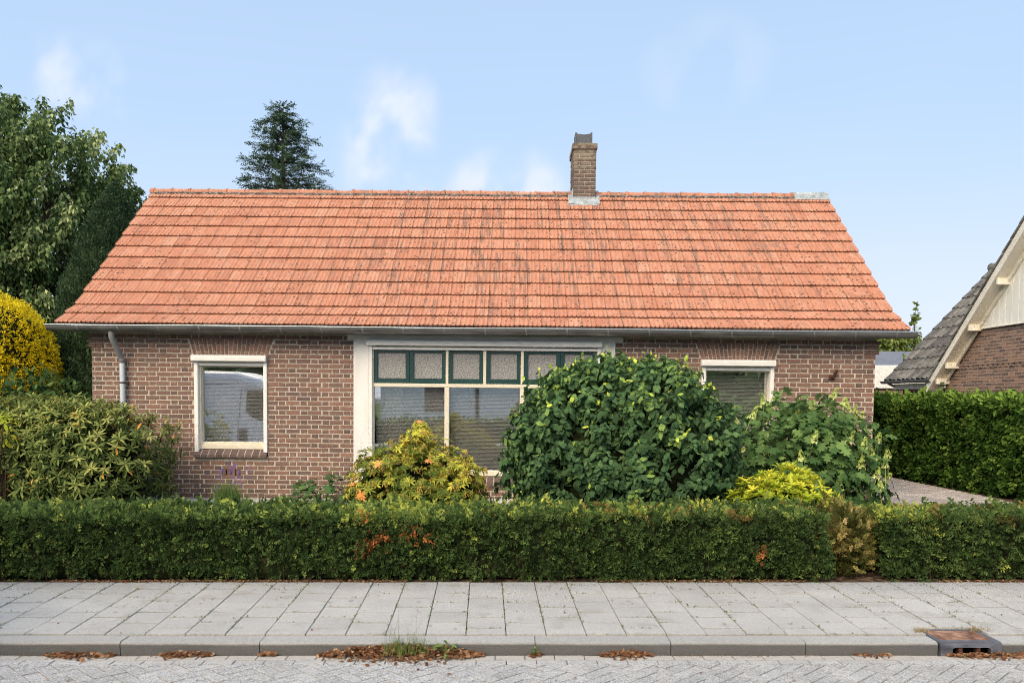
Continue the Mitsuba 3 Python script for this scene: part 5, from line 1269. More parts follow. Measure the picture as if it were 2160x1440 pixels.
# low lime green shrub
LL = grid_leaf([(0, .03), (.35, .16), (.7, .15), (1, .01)], curl=.15, fold=.25)
lab('lime_shrub', 'low bright lime green shrub behind the hedge, below the hydrangea', 'shrub')
P, N, dp = shell(520, (3.18, 9.75, .42), np.array([.66, .50, .50]), 2.3, .12, 3.5, 71, lo=.6, zmin=.2)
D = unit(N * .6 + [0, 0, .75] + rand_unit(len(P)) * .3); RR = [rosette(8, .55, 8, LL), rosette(7, .4, 9, LL), rosette(9, .7, 10, LL)]
which = rng.integers(0, 3, len(P)); tone = np.clip(.55 + .16 * rng.normal(size=len(P)) + .3 * N[:, 2] + .2 * (dp - .5), 0, 1)
score = -P[:, 1] + P[:, 2] * 1.5 + .5 * dp; best = set(np.argsort(-score)[:160].tolist()); mb = MB(); Mx = frames(D, rand_unit(len(P)))
for i in range(len(P)):
    v, f, u = scatter(RR[which[i]], P[i:i + 1], Mx[i:i + 1], np.array([.095 * (.75 + .5 * rng.random())]), tone[i:i + 1], np.zeros(1))
    if i in best: scene[piece('lime_shrub__leaf_rosette')] = mikit.ply((v, f), 'mat_lime_leaf', smooth=True, uv=u)
    else: mb.add(v, f, u)
mb.put('lime_shrub__foliage', 'mat_lime_leaf', smooth=True); lab('lime_shrub__foliage', kind='stuff')
bv, bf = blob((3.18, 9.75, .40), np.array([.66, .50, .48]), 2.3, .12, 3.5, 71, k=.6); MB().add(bv, bf).put('lime_shrub__dark_core', 'mat_core', smooth=True)

# small plants at the foot of the wall
def blades(n, base, spread, h, lean, w, tone, seed_top=0, curve=.3):
    """Thin upright leaves: n ribbons of three segments."""
    b = np.array(base) + np.c_[rng.normal(size=n) * spread, rng.normal(size=n) * spread * .7, np.zeros(n)]
    a = rng.uniform(0, 6.28, n); L = h * (.55 + .6 * rng.random(n)); o = np.stack([np.cos(a), np.sin(a), a * 0], 1) * (lean * rng.random(n))[:, None]
    V, F = [], []; s = np.stack([-np.sin(a), np.cos(a), a * 0], 1) * w
    for j, t in enumerate((0, .4, .75, 1)):
        p = b + (o * t ** 1.6 + np.array([0, 0, 1]) * (t - curve * t * t * np.linalg.norm(o, axis=1)[:, None])) * L[:, None]
        ww = (1 - .92 * t); V += [p - s * ww, p + s * ww]
    V = np.stack(V, 1); m = np.array([[0, 1, 3], [0, 3, 2], [2, 3, 5], [2, 5, 4], [4, 5, 7], [4, 7, 6]])
    F = m[None] + (np.arange(n) * 8)[:, None, None]
    uv = np.zeros((n, 8, 2)); uv[..., 0] = np.clip(tone + .2 * rng.normal(size=(n, 1)), 0, 1)
    return V.reshape(-1, 3), F.reshape(-1, 3), uv.reshape(-1, 2), b + o * L[:, None] + np.array([0, 0, 1]) * L[:, None] * (1 - curve * np.linalg.norm(o, axis=1)[:, None])
lab('lavender', 'lavender tuft with thin purple flower stems in front of the air vent', 'plant')
v, f, u, tips = blades(620, (-4.06, 12.80, .17), .10, .36, .65, .0038, .55); mb = MB().add(v, f, u)
mb.put('lavender__foliage', 'mat_herb'); lab('lavender__foliage', kind='stuff')
v, f, u, tips = blades(34, (-4.06, 12.80, .17), .07, .56, .75, .0018, .5); mb = MB().add(v, f, u)
n = 9; tt = np.repeat(tips, n, 0) + rng.normal(size=(len(tips) * n, 3)) * np.array([.006, .006, .020])
mb.add(*scatter(rosette(4, .4, 2), tt, frames(unit(rand_unit(len(tt)) + [0, 0, 1]), rand_unit(len(tt))), .017, rng.random(len(tt)), np.ones(len(tt)))).put('lavender__flower_stems', 'mat_herb'); lab('lavender__flower_stems', 'thin stems with purple flowers', kind='stuff')
def herb(key, base, n, rad, h, leaf, label, m='mat_herb', tone=.5, tpl=None):
    tpl = tpl or lobed(2)
    a = rng.uniform(0, 6.28, n); r = rad * np.sqrt(rng.random(n)); z = h * rng.random(n) ** .8 * (1 - .5 * (r / rad) ** 2)
    P = np.array(base) + np.stack([r * np.cos(a), r * np.sin(a) * .7, z], 1)
    d = unit(np.stack([np.cos(a), np.sin(a), a * 0 + .05], 1) + rand_unit(n) * .5); M = frames(d, unit(rand_unit(n) * .4 + [0, -.2, 1]))
    lab(key, label, 'plant'); put_arrays(key + '__foliage', scatter(tpl, P, M, leaf * (.6 + .7 * rng.random(n)), np.clip(tone + .2 * rng.normal(size=n), 0, 1), np.zeros(n)), m, True); lab(key + '__foliage', kind='stuff')
    mb = MB()
    for q in P[::3]: mb.add(*tube([np.array(base) + [rng.normal() * .03, 0, -.03], (np.array(base) + q) / 2 + [0, 0, .03], q], [.004, .003, .002], 4))
    mb.put(key + '__stems', m)
herb('leafy_wall_plant', (-2.62, 12.75, .16), 150, .50, .52, .13, 'leafy dark green plant with lobed leaves against the wall left of the wide window', 'mat_hydrangea', .38)
herb('small_herb', (-3.22, 12.7, .16), 60, .16, .20, .07, 'small grey green herb beside the leafy wall plant, on its left', 'mat_herb', .75)
herb('small_herb_001', (-2.85, 12.2, .13), 60, .18, .17, .065, 'small grey green herb in front of the leafy wall plant', 'mat_herb', .72)
herb('small_herb_002', (4.75, 10.1, .11), 160, .32, .32, .06, 'soft grey green plant right of the lime shrub beside the driveway', 'mat_herb', .66)
herb('pointed_leaf_plant', (5.15, 10.7, .12), 16, .22, .42, .20, 'dark plant with a few long pointed leaves leaning over the driveway', 'mat_laurel', .7, LA)
lab('dry_grass_tuft', 'tuft of straw coloured dry grass between pieris and round shrub', 'grass')
v, f, u, _ = blades(260, (.02, 10.9, .12), .13, .36, 1.1, .0045, .55); MB().add(v, f, u).put('dry_grass_tuft__blades', 'mat_straw'); lab('dry_grass_tuft__blades', kind='stuff')
lab('dry_grass_tuft_001', 'small pale tuft of dry grass behind the hedge, beside the rhododendron', 'grass')
v, f, u, _ = blades(90, (-4.35, 11.6, .13), .10, .22, 1.0, .004, .6); MB().add(v, f, u).put('dry_grass_tuft_001__blades', 'mat_straw'); lab('dry_grass_tuft_001__blades', kind='stuff')

# kerbside: leaf piles, grass tuft, weeds
def pile(key, x0, x1, h, n, size, label, y0=6.145, dy=.11):
    t = rng.random(n); x = x0 + (x1 - x0) * t; s = np.sin(math.pi * np.clip(t, .02, .98)) ** .8
    yy = y0 - np.abs(rng.normal(size=n)) * dy * .5 * (.35 + s); top = h * s * np.clip(1 - (y0 - yy) / (dy * 1.3), 0.03, 1)
    P = np.stack([x, yy, -.095 + top * (rng.random(n) ** .45)], 1)
    litter(key, P, size, label, 'leaf pile', kind='stuff', flat=.9)
    labels[key]['group'] = 'heaps of fallen leaves along the kerb'
pile('leaf_pile', -1.32, -.13, .085, 1500, .032, 'largest heap of brown fallen leaves, under the kerbside grass tuft')
pile('leaf_pile_001', -3.30, -2.78, .022, 210, .032, 'low scatter of brown leaves by the kerb at the far left', dy=.07)
pile('leaf_pile_002', -2.46, -2.08, .026, 190, .034, 'small heap of brown leaves by the kerb, second from the left', dy=.07)
pile('leaf_pile_003', -1.75, -1.62, .03, 40, .034, 'tiny heap of tan leaves by the kerb, left of the largest heap', dy=.04)
pile('leaf_pile_004', .70, 1.08, .035, 170, .034, 'small heap of brown leaves by the kerb, right of the middle', dy=.07)
pile('leaf_pile_005', .19, .30, .03, 30, .03, 'few leaves round a weed at a kerb joint right of the grass tuft', dy=.05)
pile('leaf_pile_006', 2.52, 2.80, .012, 50, .028, 'thin flat scatter of leaves by the kerb, left of the gully', dy=.05)
pile('leaf_pile_007', 3.20, 3.95, .026, 330, .030, 'brown leaves and twigs washed up in front of the gully', y0=6.13, dy=.07)
lab('grass_tuft', 'tall thin grass tuft growing out of the largest leaf heap at the kerb', 'grass')
v, f, u, _ = blades(170, (-.70, 6.10, -.06), .085, .13, 1.0, .0026, .5); mb = MB().add(v, f, u)
v, f, u, _ = blades(22, (-.68, 6.10, -.05), .10, .36, .9, .0016, .45); mb.add(v, f, u)
mb.put('grass_tuft__blades', 'mat_grass'); lab('grass_tuft__blades', kind='stuff')
herb('kerb_weed', (-.40, 6.10, -.06), 14, .07, .08, .06, 'small broad leaved weed in the largest leaf heap at the kerb', 'mat_herb', .6, LA)
herb('kerb_weed_001', (.235, 6.13, -.09), 14, .03, .07, .028, 'tiny weed growing from a kerb joint right of the grass tuft', 'mat_herb', .6, LA)
lab('gully_grass', 'dry straw coloured grass along the edges of the gully cover', 'grass')
v, f, u, _ = blades(120, (3.13, 6.40, 0), .03, .045, 1.6, .002, .7); mb = MB().add(v, f, u)
v, f, u, _ = blades(110, (3.60, 6.44, 0), .05, .04, 1.6, .002, .7); mb.add(v, f, u)
mb.put('gully_grass__blades', 'mat_straw'); lab('gully_grass__blades', kind='stuff')
# moss and tiny weeds in the slab joints
n = 5200; P = np.empty((n, 3)); cols = rng.integers(-16, 22, n); row = rng.random(n) < .45
yy = 6.34 + rng.random(n) * 1.55
ycross = 6.333 + np.where(cols % 2 == 0, 0, W / 2) + rng.integers(0, 6, n) * W
P[:, 1] = np.where(row, np.minimum(ycross, 7.9), yy) + rng.normal(size=n) * .003
P[:, 0] = -1.756 + cols * W - .019 * (P[:, 1] - 6.33) + np.where(row, rng.random(n) * W, 0) + rng.normal(size=n) * .004
P[:, 2] = .003 + (P[:, 1] - 6.33) * .0281
P = P[(nz(P, 5.5, 81) > .50)]
t = np.clip(.5 + .28 * rng.normal(size=len(P)), 0, 1)
put_arrays('joint_moss', scatter(sprig(5, 40, .3, .6, seed=3), P, frames(unit(rand_unit(len(P)) + [0, 0, .9]), rand_unit(len(P))), .012 * (.5 + rng.random(len(P))), t), 'mat_grass'); lab('joint_moss', 'yellow green moss and tiny weeds in the pavement joints', 'moss', kind='stuff')
n = 420; x = rng.uniform(-3.7, 4.2, n); P = np.stack([x, 6.142 - np.abs(rng.normal(size=n)) * .028, x * 0 - .096], 1); P = P[nz(P, 1.1, 77) > .40]
litter('kerb_grit', P, .012, 'thin line of crumbled leaves and grit along the foot of the kerb', 'leaf litter', flat=.5)
n = 130; P = np.stack([rng.uniform(-3.6, 4.2, n), rng.uniform(5.45, 7.85, n), np.zeros(n)], 1); P[:, 2] = np.where(P[:, 1] < 6.15, -.094, .010 + (P[:, 1] - 6.33) * .0281); P = P[(P[:, 1] < 6.12) | (P[:, 1] > 6.4)]
litter('stray_leaves', P, .022, 'few stray brown leaves scattered over pavement and road', 'leaf litter', flat=.3)
# ---------------------------------------------------------------- the neighbouring house
H2 = lab('gable_house', 'brick house with white boarded gable and grey tiled roof beyond the tall hedge', 'house')
GX, AY, AZ = 10.80, 15.2, 7.38            # gable plane, ridge position and height
def rz(y): return 2.243 + (21.285 - y) * .8436 if y > AY else 2.243 + (21.285 - (2 * AY - y)) * .8436
# walls: brick below, boards above
MB().add(*(lambda m_: (np.stack([GX + m_.vertices[:, 2], m_.vertices[:, 0], m_.vertices[:, 1]], 1), np.array(m_.faces)))(trimesh.creation.extrude_polygon(Polygon([(8.9, -.2), (21.2, -.2), (21.2, 2.2), (20.0, 3.315), (10.25, 3.315), (8.9, 2.0)]), .3, engine='earcut'))).box(GX + .3, 19, 21.2, 21.5, -.2, 2.2).box(GX + .3, 19, 8.9, 9.2, -.2, 2.0).put(H2 + '__wall', 'mat_far_brick')
sc_ = MB()
for i in range(62): sc_.box(GX - .022, GX + .02, 9.0 + i * .2, 9.0 + i * .2 + .105, 2.44, 2.50)
sc_.box(GX - .028, GX + .02, 9.0, 21.15, 2.50, 2.53).put(H2 + '__string_course', 'mat_far_brick')
y = 9.95; nb = 0
while y < 20.25:
    y2 = min(y + .118, 20.25); za, zb = min(rz(y), rz(y)) - .30, min(rz(y2), rz(y2)) - .30
    if min(za, zb) > 3.335 and not (17.0 < y + .06 < 17.75 and 0):
        V = np.array([[x, q, z] for x in (GX - .04 - .004 * (nb % 2), GX + .02) for q, z in ((y + .004, 3.31), (y2 - .004, 3.31), (y2 - .004, zb), (y + .004, za))])
        MB().add(V, np.array([[0, 3, 2, 1], [4, 5, 6, 7], [0, 1, 5, 4], [2, 3, 7, 6], [1, 2, 6, 5], [0, 4, 7, 3]]), (rng.random(), 0)).put(piece(H2 + '__gable_board'), 'mat_board'); nb += 1
    y = y2
MB().box(GX - .06, GX - .03, 9.9, 20.3, 3.292, 3.312).put(H2 + '__gable_drip', 'mat_barge')
MB().add(*(lambda m_: (np.stack([GX - .02 + m_.vertices[:, 2], m_.vertices[:, 0], m_.vertices[:, 1]], 1), np.array(m_.faces)))(trimesh.creation.extrude_polygon(Polygon([(10.2, 3.335), (20.2, 3.335), (AY, rz(AY) - .25)]), .2, engine='earcut'))).put(H2 + '__gable_backing', 'mat_barge')
# window in the gable, mostly beyond the frame
w2 = H2 + '__window'
MB().box(GX - .07, GX, 17.35, 17.43, 3.95, 4.98).box(GX - .07, GX, 16.2, 16.28, 3.95, 4.98).box(GX - .07, GX, 16.28, 17.35, 3.95, 4.04).box(GX - .07, GX, 16.28, 17.35, 4.90, 4.98).put(w2, 'mat_barge')
MB().box(GX - .05, GX - .042, 16.28, 17.35, 4.04, 4.90).put(w2 + '__pane', 'mat_dark_pane')
mat('mat_dark_pane', (.03, .035, .04), .08, .8)
# roof slabs, bargeboards, soffit, purlin ends
def strip(yA, zA, yB, zB, x0, x1, h, off=0.0):
    """A sloping slab between two points of the y-z plane, h thick, measured downwards."""
    return np.array([[x, q, z] for x in (x0, x1) for q, z in ((yA, zA + off), (yB, zB + off), (yB, zB + off - h), (yA, zA + off - h))]), np.array([[0, 1, 2, 3], [4, 7, 6, 5], [0, 4, 5, 1], [3, 2, 6, 7], [0, 3, 7, 4], [1, 5, 6, 2]])
RX = 10.46
ro = MB().add(*strip(21.40, rz(21.40), AY, rz(AY), RX + .03, 19.5, .05)).add(*strip(2 * AY - 21.40, rz(2 * AY - 21.40), AY, rz(AY), RX + .03, 19.5, .05)); ro.put(H2 + '__roof', 'mat_grey_tile')
for s in (0, 1):
    m_ = (lambda q: q) if s == 0 else (lambda q: 2 * AY - q)
    MB().add(*strip(m_(21.46), rz(21.46) - .02, AY, rz(AY) - .02, RX, RX + .035, .20)).put(piece(H2 + '__bargeboard'), 'mat_barge')
    MB().add(*strip(m_(21.40), rz(21.40) - .20, AY, rz(AY) - .20, RX + .035, GX - .005, .02)).put(piece(H2 + '__soffit'), 'mat_barge')
    MB().add(*strip(m_(21.40), rz(21.40) - .222, AY, rz(AY) - .222, GX - .09, GX - .05, .12)).put(piece(H2 + '__wall_plate'), 'mat_barge')
for yy in (18.60, 19.66, 20.62, 21.05):
    MB().box(RX + .04, GX + .05, yy - .045, yy + .045, rz(yy) - .36, rz(yy) - .225, c=.012).put(piece(H2 + '__purlin_end'), 'mat_barge')
# verge tiles seen edge on along the bargeboard
n = 22
for i in range(n):
    ya, yb = 21.46 - i * (21.46 - AY) / n, 21.46 - (i + 1.12) * (21.46 - AY) / n
    v, f = strip(ya, rz(ya) + .055, yb, rz(yb) + .030, RX - .03, RX + .25, .05)
    MB().add(v, f, (rng.random(), 0)).put(piece(H2 + '__verge_tile'), 'mat_grey_tile')
# rear wing: its slope faces the driveway
EX, EZ, RXW, RZW = 10.50, 2.215, 13.33, 5.25
sl = np.array([RXW - EX, 0, RZW - EZ]); sln = np.linalg.norm(sl); sl /= sln; nw = np.array([-sl[2], 0, sl[0]])
V = np.array([np.array([EX, q, EZ]) + sl * s_ - nw * k for k in (.02, .06) for q in (21.25, 23.83) for s_ in (0, sln)])
wr = MB().add(V, np.array([[0, 1, 3, 2], [4, 6, 7, 5], [0, 2, 6, 4], [1, 5, 7, 3], [2, 3, 7, 6], [0, 4, 5, 1]]), (.3, 0))
V2 = V.copy(); V2[:, 0] = 2 * RXW - V2[:, 0]; wr.add(V2, np.array([[0, 1, 3, 2], [4, 6, 7, 5], [2, 3, 7, 6]])[:, ::-1], (.3, 0)).put(H2 + '__wing_roof', 'mat_grey_tile')
nrow, wcol = 11, .262; th = np.linspace(0, 1, 9); hp = .050 * np.clip(np.sin(th * math.pi * 1.25 - .15), -.15, 1)
for r in range(nrow):
    for cc in range(10):
        y0 = 23.86 - (cc + 1) * wcol; s0 = r * sln / nrow - .02; s1 = (r + 1) * sln / nrow + .05; j = rng.normal() * .006
        rowA = [np.array([EX, y0 + t * (wcol + .015), EZ]) + sl * (s0 + j) + nw * (.045 + h) for t, h in zip(th, hp)]
        rowB = [np.array([EX, y0 + t * (wcol + .015), EZ]) + sl * s1 + nw * (.005 + h) for t, h in zip(th, hp)]
        rowC = [a - nw * .035 for a in rowA]
        V = np.array(rowA + rowB + rowA + rowC); m = 9
        F = [(i, i + 1, m + i + 1, m + i) for i in range(8)] + [(2 * m + i, 3 * m + i, 3 * m + i + 1, 2 * m + i + 1) for i in range(8)]
        V = np.vstack([V, [rowA[0], rowB[0], rowA[0] - nw * .06, rowB[0] - nw * .06, rowA[8], rowB[8], rowA[8] - nw * .08, rowB[8] - nw * .08]]); F += [(36, 37, 39, 38), (40, 42, 43, 41)]
        MB().add(V, np.array(F), (rng.random(), 0)).put(piece(H2 + '__wing_roof__tile'), 'mat_grey_tile', smooth=True)
for i in range(8):
    y0 = 23.86 - i * .40
    MB().add(*tube([(RXW, y0, RZW + .03), (RXW, y0 - .05, RZW + .03), (RXW, y0 - .42, RZW + .02)], [.135, .12, .115], 12), uv=(rng.random(), 0)).put(piece(H2 + '__wing_roof__ridge_tile'), 'mat_grey_tile', smooth=True)
# wing wall, fascia, gutter, garage door
MB().box(10.92, 10.98, 21.25, 23.7, -.2, 2.0).box(10.98, 16, 23.4, 23.7, -.2, 2.0).put(H2 + '__wing_wall', 'mat_far_brick')
MB().box(10.70, 10.90, 21.45, 23.78, 1.985, 2.13).put(H2 + '__wing_fascia', 'mat_barge')
MB().box(10.895, 10.915, 21.55, 22.75, -.1, 1.93).put(H2 + '__garage_door', 'mat_board')
g2 = MB(); thg = np.linspace(math.pi, 2 * math.pi, 9); V = np.array([[10.46 + .06 * math.cos(t), q, 2.195 + .06 * math.sin(t)] for q in (21.2, 23.95) for t in thg]); g2.add(V, np.array([(i, i + 1, i + 10, i + 9) for i in range(8)]))
g2.add(*tube([(10.395, 21.2, 2.2), (10.395, 23.95, 2.2)], .009, 6)).put(H2 + '__wing_gutter', 'mat_zinc')
MB().add(*tube([(10.55, 23.78, 2.15), (10.80, 23.76, 2.02), (10.84, 23.76, .0)], .04, 8)).put(H2 + '__wing_downpipe', 'mat_zinc', smooth=True)

# ---------------------------------------------------------------- background right
S2 = lab('white_shed', 'low white flat roofed shed seen between house corner and grey roof', 'shed')
MB().box(13.0, 18.5, 32, 37, -.2, 2.10).put(S2 + '__wall', 'mat_far_brick'); MB().box(12.9, 18.7, 31.85, 37.1, 2.10, 2.95, c=.02).put(S2 + '__roof_edge', 'mat_white_alu')
MB().box(13.5, 14.0, 31.94, 31.99, 1.55, 1.95).put(S2 + '__window', 'mat_dark_pane')
S3 = lab('blue_roofed_house', 'distant house with bluish dark roof behind the white shed', 'house')
MB().box(21.5, 34, 52, 60, -.2, 3.6).put(S3 + '__wall', 'mat_far_brick')
MB().add(np.array([[x, q, z] for x in (21.0, 34.5) for q, z in ((51.5, 3.55), (56, 4.75), (60.5, 3.55))]), np.array([[0, 3, 4], [0, 4, 1], [1, 4, 5], [1, 5, 2], [0, 1, 2], [3, 5, 4]])).put(S3 + '__roof', 'mat_blue_roof')
mat('mat_blue_roof', lambda p, n, uv: C(.13, .145, .175) * (.8 + .4 * fbm(p.x * 2, p.y * 2, p.z * 6, 3)), .7, .4)
MB().box(22.3, 22.9, 54.2, 54.8, 4.0, 5.0).put(S3 + '__chimney', 'mat_far_brick')
lab('background_tree', 'light green round tree far behind the white shed', 'tree')
broad_tree('background_tree', (27.6, 62, -.2), (27.6, 62, 4.0), (3.4, 3, 2.6), 200, 36, .32, 'mat_far_leaf', .25, 31, gaps=.40, clump=(.4, .3), tone0=.6)
leafmat('mat_far_leaf', lambda p, n, uv: ramp(uv.x, (0, (.07, .11, .03)), (.5, (.16, .22, .06)), (1, (.33, .38, .12))), .5, .7)
lab('background_tree_001', 'low green tree mass peeping out right at the cottage corner, far behind', 'tree')
broad_tree('background_tree_001', (22.2, 66, -.2), (22.2, 66, 3.2), (3.0, 3, 2.2), 130, 30, .32, 'mat_far_leaf', .22, 33, gaps=.38, clump=(.4, .3), tone0=.55)
lab('young_tree', 'slender upright green tree tip showing beside the right end of the gutter', 'tree')
mb = MB().add(*tube([(21.6, 45, -.2), (21.3, 45, 3), (21.25, 45, 5.6), (21.3, 45, 6.6)], [.10, .07, .03, .006], 6)); mb.put('young_tree__trunk', 'mat_bark')
n = 420; z = 2.6 + 4.0 * rng.random(n); a = rng.uniform(0, 6.28, n); r = np.interp(z, [2.6, 4.2, 5.2, 6.6], [.8, .5, .24, .05]) * rng.random(n) ** .6
P = np.stack([21.27 + r * np.cos(a), 45 + r * np.sin(a), z], 1); P = P[nz(P, 1.9, 3) > .40]; n = len(P)
put_arrays('young_tree__crown', scatter(BROAD, P, frames(unit(rand_unit(n) + [0, 0, .2]), rand_unit(n)), .24 * (.6 + .6 * rng.random(n)), np.clip(.45 + .2 * rng.normal(size=n), 0, 1)), 'mat_far_leaf'); lab('young_tree__crown', kind='stuff')

# ---------------------------------------------------------------- across the street and beside the camera: what the panes reflect
V1 = lab('delivery_van', 'white high roofed delivery van parked at the kerb, seen reflected in the small left window', 'van')
mat('mat_van', lambda p, n, uv: C(.80, .82, .84), .25, .5, clear=.6)
# side outline (x forward = to the right), extruded across and rounded at the roof edge
VX, VY = -9.95, 4.10
out = [(0, .45), (0, 2.30), (.12, 2.46), (2.6, 2.52), (3.35, 2.50), (3.95, 2.34), (4.45, 1.98), (4.95, 1.52), (5.55, 1.25), (5.75, 1.0), (5.80, .55), (5.75, .42)]
P = Polygon([(VX + a * .98, z - .1) for a, z in out]).buffer(.06).buffer(-.06)
def van_slice(s, yv): q = np.array(P.buffer(-s).exterior.coords)[:-1]; return q
lay = [(.16, 0.0), (.06, .04), (.015, .12), (0, .30), (0, 1.62), (.015, 1.80), (.06, 1.88), (.16, 1.92)]
N_ = 160; rings = []
for s, yv in lay:
    ring = P.buffer(-s).exterior; L = ring.length; st = ring.project(__import__('shapely').Point(VX - 1, .3))
    rings.append(np.array([[*(ring.interpolate((st + L * k / N_) % L).coords[0]), VY + yv] for k in range(N_)])[:, [0, 2, 1]])
V = np.vstack(rings); F = [(i * N_ + k, i * N_ + (k + 1) % N_, (i + 1) * N_ + (k + 1) % N_, (i + 1) * N_ + k) for i in range(len(lay) - 1) for k in range(N_)]
bm_ = MB().add(V, np.array(F))
for i0, fl_ in ((0, 1), (len(lay) - 1, -1)):
    c_ = rings[i0].mean(0); m = bm_.n; bm_.v.append(c_[None]); bm_.u.append(np.array([[.5, .5]])); bm_.n += 1
    bm_.f.append(np.array([(m, i0 * N_ + k, i0 * N_ + (k + 1) % N_) for k in range(N_)]))
bm_.put(V1 + '__body', 'mat_van', smooth=40 if False else False)
YS = VY + 1.921
def on_side(pts, y, h=.012):
    m_ = trimesh.creation.extrude_polygon(Polygon(pts).buffer(.05).buffer(-.02), h, engine='earcut'); v = np.array(m_.vertices)
    return np.stack([v[:, 0], y + v[:, 2], v[:, 1]], 1), np.array(m_.faces)
MB().add(*on_side([(-6.33, 1.90), (-6.36, 1.42), (-6.15, 1.27), (-5.35, 1.08), (-5.28, 1.30), (-5.75, 1.90)], YS)).put(V1 + '__side_window', 'mat_dark_pane')
MB().add(*on_side([(-6.55, .97), (-6.55, .70), (-6.40, .70), (-6.40, .97)], YS, .02)).put(V1 + '__door_handle', 'mat_black_metal')
sm = MB()
for a, b in (((-6.66, .35), (-6.50, 1.98)), ((-6.50, 1.98), (-5.75, 1.98)), ((-9.6, 2.10), (-6.78, 2.10)), ((-9.9, .66), (-4.6, .66))): sm.add(*tube([(a[0], YS + .002, a[1]), (b[0], YS + .002, b[1])], .007, 5))
sm.put(V1 + '__panel_seams', 'mat_black_metal')
for wx in (-8.7, -5.25):
    for wy in (VY + .12, VY + 1.80):
        k = piece(V1 + '__wheel')
        th_ = np.linspace(0, 2 * math.pi, 29)
        MB().add(*tube([(wx, wy - .10, .235), (wx, wy - .08, .235), (wx, wy + .08, .235), (wx, wy + .10, .235)], [.29, .335, .335, .29], 28)).put(k, 'mat_black_metal', smooth=False)
        MB().add(*tube([(wx, wy - .106, .235), (wx, wy + .106, .235)], [.19, .19], 20)).put(k + '__rim', 'mat_zinc', smooth=False)
H3 = lab('white_rendered_house', 'low white rendered house with dark roof across the street, seen only reflected', 'house')
MB().box(-7.5, 1.2, -30, -22.0, -.2, 3.6).put(H3 + '__wall', 'mat_stucco')
MB().box(1.2, 9.0, -30, -22.6, -.2, 2.55).put(H3 + '__side_wing', 'mat_far_brick')
MB().add(np.array([[x, q, z] for x in (.9, 9.4) for q, z in ((-22.1, 2.45), (-26, 5.2), (-30.4, 2.45))]), np.array([[0, 1, 4], [0, 4, 3], [1, 2, 5], [1, 5, 4], [0, 2, 1], [3, 4, 5], [0, 3, 5], [0, 5, 2]])).put(H3 + '__roof', 'mat_grey_tile')
MB().add(np.array([[x, q, z] for x in (-7.9, 1.3) for q, z in ((-21.6, 3.55), (-26, 6.6), (-30.4, 3.55))]), np.array([[0, 1, 4], [0, 4, 3], [1, 2, 5], [1, 5, 4], [0, 2, 1], [3, 4, 5], [0, 3, 5], [0, 5, 2]])).put(H3 + '__main_roof', 'mat_grey_tile')
MB().add(*tube([(-2.2, -21.94, 3.5), (-2.2, -21.94, 0)], .09, 8)).put(H3 + '__downpipe', 'mat_black_metal')
MB().box(-5.0, -3.9, -22.02, -21.96, 1.0, 2.4).put(H3 + '__window', 'mat_dark_pane')
lab('clipped_hedge_002', 'green hedge across the street, seen only reflected in the windows', 'hedge')
hedge('clipped_hedge_002', -18, 14, -9.5, -8.7, -.1, .70, 30, 8, .2, .16, 'mat_yew', tpl=(FAR, FAR2), tone_fn=lambda P, F: .5 + .2 * rng.normal(size=len(P)))
for i, (x, y, hgt, r, tx) in enumerate(((-13.0, -19, 4.6, 3.6, 'leafy tree across the street left of the white house, seen only reflected'), (-19.5, -16, 5.2, 4.0, 'leafy tree across the street furthest to the left, seen only reflected'), (13.5, -20, 3.6, 3.4, 'leafy tree across the street right of the white house, seen only reflected'), (20, -17, 4.6, 3.8, 'leafy tree across the street furthest to the right, seen only reflected'))):
    k = 'street_tree' if i == 0 else f'street_tree_{i:03d}'
    lab(k, tx, 'tree'); broad_tree(k, (x, y, -.2), (x, y, hgt), (r, r * .9, hgt * .72), 150, 26, .55, 'mat_tree_leaf', .22, 60 + i, front=False, gaps=.33, clump=(.6, .4))
# ---------------------------------------------------------------- the photographer, seen only as a faint reflection in the wide window
PB = np.array([.24, -.42, -.118])
def capsule(a, b):
    return m3.Manifold.batch_hull([m3.Manifold.sphere(r, 18).translate([float(q) for q in p]) for p, r in (a, b)])
def body_mesh(bones, length, smooth_it=6):
    m = m3.Manifold.batch_boolean([capsule(a, b) for a, b in bones], m3.OpType.Add).refine_to_length(length).to_mesh()
    t = trimesh.Trimesh(m.vert_properties[:, :3], m.tri_verts, process=True)
    trimesh.smoothing.filter_taubin(t, iterations=smooth_it)
    return np.array(t.vertices) + PB, np.array(t.faces)
J = dict(hipL=((-.09, 0, .93), .095), hipR=((.09, 0, .93), .095), kneeL=((-.10, .03, .50), .058), kneeR=((.11, .02, .50), .058), ankL=((-.11, -.02, .09), .040), ankR=((.13, -.02, .09), .040),
         toeL=((-.13, .15, .035), .032), toeR=((.16, .14, .035), .032), waist=((0, 0, 1.06), .125), chest=((0, .01, 1.32), .13), shL=((-.18, 0, 1.44), .062), shR=((.18, 0, 1.44), .062),
         neck=((0, .02, 1.50), .056), skull=((0, .035, 1.58), .060), elL=((-.32, .12, 1.26), .042), elR=((.27, .14, 1.22), .042), wrL=((-.17, .27, 1.46), .029), wrR=((.02, .29, 1.44), .029))
J = {k: (np.array(p), r) for k, (p, r) in J.items()}
bones = [(J['hipL'], J['hipR']), (J['hipL'], J['kneeL']), (J['hipR'], J['kneeR']), (J['kneeL'], J['ankL']), (J['kneeR'], J['ankR']), (J['ankL'], J['toeL']), (J['ankR'], J['toeR']), (J['hipL'], J['waist']), (J['hipR'], J['waist']),
         (J['waist'], J['chest']), (J['chest'], J['shL']), (J['chest'], J['shR']), (J['chest'], J['neck']), (J['neck'], J['skull']), (J['shL'], J['elL']), (J['shR'], J['elR']), (J['elL'], J['wrL']), (J['elR'], J['wrR'])]
